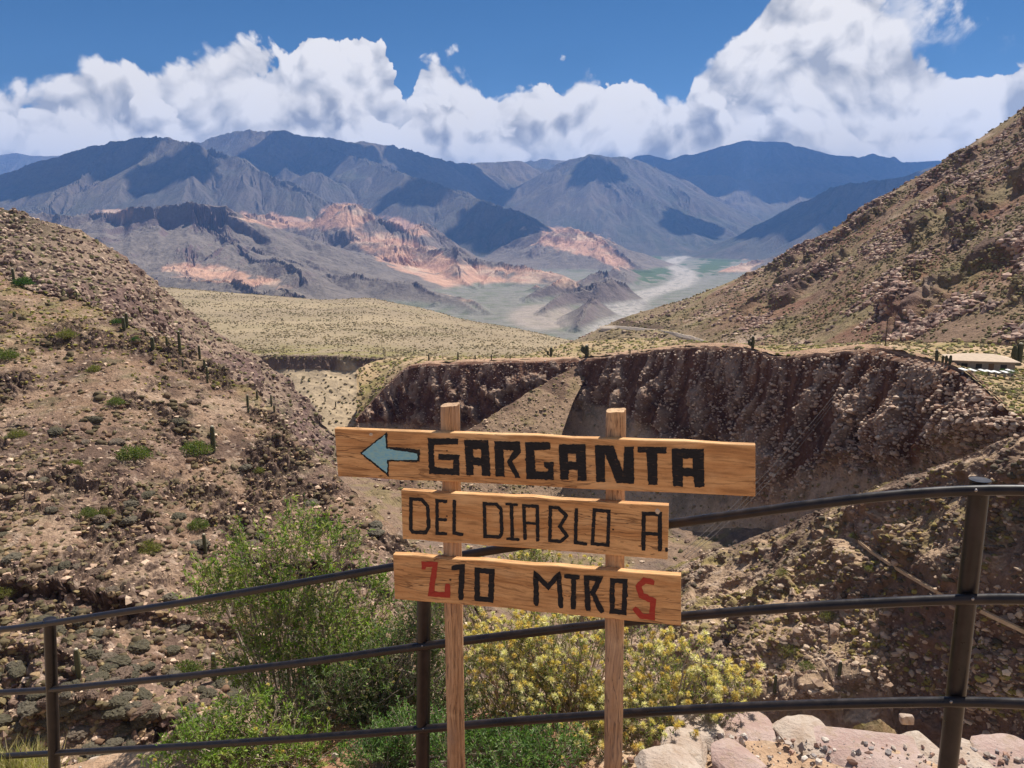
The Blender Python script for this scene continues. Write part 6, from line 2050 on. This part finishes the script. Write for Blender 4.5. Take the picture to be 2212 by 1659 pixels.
def column_v(h, r, rng, lean=(0, 0), seg=24, base=(0, 0, 0), bend=None):
    ang = np.linspace(0, 2 * np.pi, seg, endpoint=False)
    rib = 1 + 0.13 * np.where(np.arange(seg) % 2 == 0, 1, -1)
    zs = np.r_[np.linspace(0, h - r * 1.2, 12), h - r * np.array([0.85, 0.5, 0.22, 0.04])]
    V = []
    for i, z in enumerate(zs):
        f = z / h
        rr = r * (0.86 + 0.22 * math.sin(math.pi * min(1, f * 1.05)) + 0.03 * math.sin(9 * f + r * 40))
        if z > h - r * 1.2:
            q = (z - (h - r * 1.2)) / (r * 1.2); rr *= math.sqrt(max(0.0, 1 - q * q * 0.985))
        ox = lean[0] * f * h; oy = lean[1] * f * h
        if bend is not None:
            ox += bend[0] * (1 - (1 - min(1, f * 2.6)) ** 2); oy += bend[1] * (1 - (1 - min(1, f * 2.6)) ** 2)
        V.append(np.stack([base[0] + ox + rr * rib * np.cos(ang), base[1] + oy + rr * rib * np.sin(ang), base[2] + np.full(seg, z)], -1))
    n = len(zs)
    V = np.concatenate(V)
    i = np.arange(n - 1)[:, None] * seg + np.arange(seg)[None]; j = np.arange(n - 1)[:, None] * seg + (np.arange(seg)[None] + 1) % seg
    fq = np.stack([i, j, j + seg, i + seg], -1).reshape(-1, 4)
    V = np.concatenate([V, [V[-seg:].mean(0) + np.array([0, 0, r * 0.03])]])
    k = np.arange(seg)
    ft = np.stack([(n - 1) * seg + k, (n - 1) * seg + (k + 1) % seg, np.full(seg, len(V) - 1)], -1)
    return V, [fq, ft]


def build_cacti():
    rng = np.random.default_rng(61)
    H, D, Pn, Mz, Fl, Gw = 'hill_with_cactus', 'hill_of_dark_rock', 'plain', 'mesa', 'gorge_flank', 'gorge_wall'
    A = 'cacti along the hillside crest'; Bq = 'cacti on the mesa edge'; Cq = 'cacti on the near slopes'
    L = [  # base px, py, height px, slimness, patch, label, group, arms
        (32, 594, 25, .11, H, 'dark cactus beside the dark green bush on the crest', A, 0), (31, 686, 13, .22, H, 'short brown cactus stump near the left edge', A, 0),
        (168, 646, 17, .09, H, 'thin cactus on the crest, one of a close pair, taller', A, 0), (178, 651, 9, .13, H, 'very short cactus beside a thin taller one on the crest', A, 0), (147, 636, 11, .1, H, 'small cactus on the crest left of the thin pair', A, 0),
        (269, 713, 28, .13, H, 'pale-topped cactus on the left of the touching pair on the crest', A, 0), (275, 708, 33, .10, H, 'taller dark cactus on the right of the touching pair on the crest', A, 0), (268, 714, 9, .2, H, 'tiny cactus at the foot of the touching pair', A, 0),
        (315, 727, 15, .13, H, 'short cactus just right of the touching pair', A, 0), (331, 757, 30, .135, H, 'thick green cactus in the row down the crest', A, 0), (361, 751, 24, .10, H, 'medium cactus left of the tallest one in the row', A, 0),
        (388, 769, 54, .058, H, 'tallest slender cactus in the row down the crest', A, 0), (395, 791, 15, .13, H, 'small cactus at the foot of the tallest slender one', A, 0), (433, 776, 32, .085, H, 'slender cactus next right of the tallest one', A, 0),
        (442, 796, 20, .12, H, 'short thick cactus below the slender one in the row', A, 0), (448, 827, 37, .06, H, 'thin leaning cactus at the lower end of the row', A, 0),
        (556, 863, 19, .11, H, 'dark cactus highest in the loose group right of the row', A, 0), (535, 877, 26, .10, H, 'dark cactus standing left in the loose group', A, 0), (537, 894, 16, .15, H, 'pale-tipped short cactus in front of the loose group', A, 0),
        (585, 877, 27, .07, H, 'thin cactus standing right in the loose group', A, 0), (592, 890, 15, .14, H, 'short cactus at the right end of the loose group', A, 0),
        (461, 976, 60, .085, H, 'lone upright cactus with white top in the middle of the hillside', Cq, 0), (172, 1460, 73, .085, H, 'white-topped cactus near the outer railing post', Cq, 0),
        (465, 1474, 76, .08, H, 'white-topped cactus just left of the leafy shrub', Cq, 0), (444, 1197, 49, .085, H, 'dark upright cactus above the two white-topped ones', Cq, 0),
        (703, 868, 12, .1, Pn, 'tiny cactus high on the pale inner wall', 'far cacti', 0), (725, 880, 13, .1, Pn, 'tiny cactus low on the pale inner wall', 'far cacti', 0),
        (925, 778, 15, .1, Mz, 'first cactus from the gorge corner along the rim', Bq, 0), (990, 778, 19, .09, Mz, 'tallest of the thin cacti along the rim', Bq, 0), (1027, 776, 12, .1, Mz, 'thin cactus right of the tallest on the rim', Bq, 0),
        (1061, 779, 13, .1, Mz, 'short cactus in the middle of the rim row', Bq, 0), (1101, 776, 7, .14, Mz, 'tiniest cactus on the rim', Bq, 0), (1190, 770, 21, .15, Mz, 'cactus with a side arm left on the mesa', Bq, 1),
        (1267, 773, 26, .17, Mz, 'thick many-armed cactus on the mesa above the sign', Bq, 2), (1362, 766, 10, .14, Mz, 'small cactus on the mesa right of the thick one', Bq, 0), (1210, 847, 22, .12, Gw, 'cactus standing on the talus below the rim', Bq, 0),
        (1625, 750, 27, .13, Mz, 'armed cactus on the mesa behind the highest rim', Bq, 2), (2023, 781, 25, .13, Mz, 'tallest cactus left of the beige house', Bq, 0), (2035, 787, 16, .16, Mz, 'left one of three short cacti by the beige house', Bq, 0),
        (2042, 789, 18, .15, Mz, 'middle one of three short cacti by the beige house', Bq, 0), (2050, 791, 20, .15, Mz, 'right one of three short cacti by the beige house', Bq, 0), (2201, 786, 46, .12, Mz, 'big branching cactus right of the beige house', Bq, 3),
        (1671, 1497, 52, .07, Fl, 'slender cactus low on the gorge flank above the lowest rail', Cq, 0), (1812, 1467, 44, .09, Fl, 'cactus on the gorge flank in front of a cushion plant', Cq, 0), (1951, 1432, 17, .14, Fl, 'small orange-lit cactus at the ravine edge', Cq, 0),
        (1964, 1437, 15, .14, Fl, 'smaller cactus right beside it at the ravine edge', Cq, 0), (1836, 1407, 13, .12, Fl, 'tiny cactus on the gorge flank', Cq, 0), (1898, 1383, 15, .12, Fl, 'short cactus at the top of the ravine', Cq, 0)]
    for (px, py, hp, sl, patch, lb, grp, arms) in L:
        P = spot(patch, px, py)
        h = hp * P[1] / F * 1.05
        r = h * sl * 0.85
        big = hp > 24
        g = Geo()
        V, f = column_v(h, r, rng, lean=(rng.normal(0, 0.02), rng.normal(0, 0.02)))
        g.add(V, f)
        root = empty('cactus', P - np.array([0, 0, 0.05 * h]), lb, 'cactus', grp) if (big or arms) else None
        if root is None:
            o = g.obj('cactus', CACT, None, True); o.location = P - np.array([0, 0, 0.05 * h]); tag(o, lb, 'cactus', grp)
            continue
        g.obj('stem', CACT, root, True)
        v, ff = ICO2
        tp = V[-1]
        mesh_obj('woolly_top', v * np.array([r * 0.80, r * 0.80, r * 0.55]) + tp - np.array([0, 0, r * 0.30]), ff, WOOL, root, True)
        for a in range(arms):
            an = rng.uniform(0, 0.9) + a * math.pi * 0.85 + (0 if a % 2 else math.pi)
            hh = h * rng.uniform(0.45, 0.72)
            ga = Geo()
            V, f = column_v(hh, r * 0.8, rng, base=(math.cos(an) * r * 0.5, math.sin(an) * r * 0.5, h * rng.uniform(0.12, 0.3)), bend=(math.cos(an) * r * 2.0, math.sin(an) * r * 2.0))
            ga.add(V, f); ga.obj('arm', CACT, root, True)


build_cacti()

# ------------------------------------------------------------------ house, slabs, pole, cables, channel, road
def plain_mat(name, col, col2=None, sc=3.0, rough=0.8):
    m, t, b = material(name)
    co = t.n('ShaderNodeTexCoord').outputs['Object']
    t.put(b.inputs['Base Color'], t.mix(t.mr(t.noise(co, sc, 6.0, 0.65), 0.3, 0.7), col, col2 or tuple(0.75 * a for a in col)))
    b.inputs['Roughness'].default_value = rough
    bump(t, b, t.noise(co, sc * 8, 4.0), 0.4, 0.02)
    return m


def boxv(cx, cy, z0, sx, sy, z1, rot=0.0):
    v = np.array([(-1, -1, 0), (1, -1, 0), (1, 1, 0), (-1, 1, 0), (-1, -1, 1), (1, -1, 1), (1, 1, 1), (-1, 1, 1)], float)
    v = v * np.array([sx / 2, sy / 2, z1 - z0])
    c, s = math.cos(rot), math.sin(rot)
    x = v[:, 0] * c - v[:, 1] * s + cx; y = v[:, 0] * s + v[:, 1] * c + cy
    f = np.array([(0, 3, 2, 1), (4, 5, 6, 7), (0, 1, 5, 4), (1, 2, 6, 5), (2, 3, 7, 6), (3, 0, 4, 7)])
    return np.stack([x, y, v[:, 2] + z0], -1), f


def build_built():
    # house
    E = at(2117, 773, 157.0)
    root = empty('house', E - np.array([0, 0, 2.7]), 'low beige house with a hipped roof on the mesa edge', 'house')
    rz = R(-14)
    root.rotation_euler = (0, 0, rz)
    wall = plain_mat('house_wall', (0.33, 0.28, 0.23)); roof = plain_mat('house_roof', (0.52, 0.40, 0.29), (0.44, 0.34, 0.25), 1.5)
    dark = plain_mat('house_opening', (0.05, 0.045, 0.04)); wood_ = plain_mat('house_door', (0.20, 0.12, 0.07))
    V, f = boxv(0, 0, 0, 10.8, 6.2, 2.62); mesh_obj('wall', V, f, wall, root)
    a, b_, zr = 6.1, 3.9, 1.0
    V = np.array([(-a, -b_, 2.6), (a, -b_, 2.6), (a, b_, 2.6), (-a, b_, 2.6), (-2.3, 0, 2.6 + zr), (2.3, 0, 2.6 + zr), (-a, -b_, 2.45), (a, -b_, 2.45), (a, b_, 2.45), (-a, b_, 2.45)])
    mesh_obj('roof', V, [np.array([(0, 1, 5, 4), (2, 3, 4, 5), (6, 7, 1, 0), (7, 8, 2, 1), (8, 9, 3, 2), (9, 6, 0, 3), (6, 9, 8, 7)]), np.array([(1, 2, 5), (3, 0, 4)])], roof, root)
    for x, w, h0, h1, mt, nm in ((-3.6, 1.1, 0.95, 1.95, dark, 'window'), (-1.0, 1.1, 0.95, 1.95, dark, 'window'), (3.4, 1.1, 0.95, 1.95, dark, 'window'), (1.2, 0.95, 0.0, 2.05, wood_, 'door')):
        V, f = boxv(x, -3.115, h0, w, 0.06, h1); o = mesh_obj(nm, V, f, mt, root)
        if nm == 'window':
            V, f = boxv(x, -3.16, h0 - 0.1, w + 0.25, 0.14, h0 - 0.005); mesh_obj('sill', V, f, wall, o)
    V, f = boxv(-5.42, 0.4, 0.95, 0.06, 1.0, 1.95); mesh_obj('window', V, f, dark, root)
    # white slabs
    wh = plain_mat('white_slab', (0.78, 0.76, 0.72), (0.68, 0.66, 0.62)); gy = plain_mat('slab_leg', (0.30, 0.28, 0.26))
    for (px, py, w) in ((2081, 797.5, 15), (2101, 799, 12), (2123, 800, 13), (2137, 801.5, 12), (2152, 803, 12), (2171, 803, 15), (2182, 800, 12)):
        P = at(px, py, 148.0)
        s = 0.72 * w * 148.0 / F
        rt = empty('slab_table', P - np.array([0, 0, 0.85]), 'white flat-topped slab in the row below the beige house', 'slab', 'white slabs below the house')
        V, f = boxv(0, 0, 0.78, s, 1.6, 0.88, 0.35); V[:, 2] += V[:, 1] * 0.12; mesh_obj('top', V, f, wh, rt)
        V, f = boxv(0, 0, -0.4, 0.3, 0.3, 0.76, 0.35); mesh_obj('leg', V, f, gy, rt)
    # pole
    P = spot('mesa', 1911, 748)
    h = 63 * P[1] / F
    V, f = tube(np.array([[0, 0, -0.5], [0.02, 0, h * 0.5], [0, 0.02, h]]), [0.15, 0.13, 0.10], 10)
    root = empty('utility_pole', P, 'thin dark wooden pole standing alone on the mesa', 'pole')
    mesh_obj('shaft', V, f, plain_mat('pole_wood', (0.07, 0.05, 0.04)), root, True)
    V, f = boxv(0, -0.16, h - 0.7, 0.9, 0.1, h - 0.58); mesh_obj('crossarm', V, f, plain_mat('crossarm_wood', (0.08, 0.06, 0.05)), root)
    # cables slung down the gorge
    cm = plain_mat('cable', (0.10, 0.09, 0.085), (0.17, 0.15, 0.14))
    for i, dy in enumerate((0, 7, 12)):
        a = at(1866 + 2 * i, 770, 198.0); b2 = at(1470 + 6 * i, 1195 + dy, 150.0)
        t = np.linspace(0, 1, 40)[:, None]
        path = a * (1 - t) + b2 * t + np.array([0, 0, -3.0 - 0.6 * i]) * (4 * t * (1 - t))
        V, f = tube(path - a, 0.045, 5)
        o = mesh_obj('cable', V, f, cm, None, True, loc=a)
        tag(o, 'one of the dark cables slung side by side down the gorge wall', 'cable', 'cables down the gorge wall')
    # water channel on the flank
    pts = [(1856, 1168), (1885, 1192), (1920, 1215), (1960, 1240), (2000, 1263), (2036, 1283), (2075, 1300), (2120, 1318), (2170, 1342), (2225, 1368)]
    W3 = []
    for px, py in pts:
        W3.append(spot('gorge_flank', px, py))
    W3 = np.array(W3)
    Yl = np.convolve(np.pad(W3[:, 1], 1, mode='edge'), [.25, .5, .25], 'valid') - 0.6
    W3 = np.array([at(px, py, y) for (px, py), y in zip(pts, Yl)])
    s = np.linspace(0, len(pts) - 1, 60)
    C = np.stack([np.interp(s, np.arange(len(pts)), W3[:, k]) for k in range(3)], -1)
    T = np.gradient(C, axis=0); T /= np.linalg.norm(T, axis=1)[:, None]
    S = np.cross(T, [0, 0, 1.0]); S /= np.linalg.norm(S, axis=1)[:, None]
    prof = [(-.18, 0.13), (-.13, 0.13), (-.13, 0.02), (.13, 0.02), (.13, 0.13), (.18, 0.13), (.18, -0.30), (-.18, -0.30)]
    V = np.concatenate([C + S * x + np.array([0, 0, z]) for x, z in prof]).reshape(len(prof), -1, 3).transpose(1, 0, 2).reshape(-1, 3)
    n, k = len(C), len(prof)
    i = np.arange(n - 1)[:, None] * k + np.arange(k)[None]; j = np.arange(n - 1)[:, None] * k + (np.arange(k)[None] + 1) % k
    o = mesh_obj('water_channel', V - C[0], np.stack([i, j, j + k, i + k], -1).reshape(-1, 4), plain_mat('channel_concrete', (0.55, 0.40, 0.25), (0.42, 0.29, 0.18), 2.0), None, loc=C[0])
    tag(o, 'narrow tan concrete water channel running down the far flank of the gorge', 'channel')
    # dirt road
    pts = [(1296, 707), (1330, 707), (1370, 710), (1420, 716), (1460, 722), (1500, 731), (1534, 743)]
    C = []
    for px, py in pts:
        C.append(spot('mountain_slope', px, py))
    C = np.array(C)
    Yl = np.convolve(np.pad(C[:, 1], 1, mode='edge'), [.25, .5, .25], 'valid')
    C = np.array([at(px, py, y - 4.0) for (px, py), y in zip(pts, Yl)])
    s = np.linspace(0, len(pts) - 1, 70)
    C = np.stack([np.interp(s, np.arange(len(pts)), C[:, k]) for k in range(3)], -1)
    g = []
    for off, dz in ((-5.0, -2.4), (-4.0, -0.45), (4.0, 0.45), (7.0, 0.45)):
        q = C.copy(); q[:, 1] += off; q[:, 2] += dz + 0.3 * fbm(q, 9.0, 2, seed=5)
        g.append(q)
    G = np.array(g)
    o = mesh_obj('road', G, grid_faces(*G.shape[:2]), plain_mat('road_dust', (0.56, 0.46, 0.36), (0.50, 0.40, 0.31), 0.4), None)
    tag(o, kind='structure', label='pale dirt road cut into the slope')
    # earth mound beyond the wall
    v, f = rock_mesh(900, (0.36, 0.34, 1.2), 2.6, 0.2)
    c = base_col(v, (0.26, 0.20, 0.13)); c = mixc(c, sstep(-0.1, 0.2, fbm(v, 0.15, 4, seed=3)), (0.16, 0.13, 0.08)); c = mixc(c, 0.6 * sstep(0.05, 0.2, fbm(v, 0.2, 3, seed=4)), (0.20, 0.19, 0.06))
    P = at(1900, 1550, 6.6) + np.array([0, 0, -1.15])
    o = mesh_obj('earth_mound', v, f, col_terrain('mound_earth', 0.15, 0.04, 0.4, 0.03, 1.0), None, cols=c, loc=P)
    tag(o, 'scrubby earth mound just beyond the stones of the path edge', 'mound')
    v, f = rock_mesh(910, (0.062, 0.05, 0.04))
    o = mesh_obj('stone', v, f, bpy.data.materials['cream_stone'], None, loc=at(1958, 1553, 6.5))
    tag(o, 'whitish stone lying on the earth mound', 'stone')


build_built()
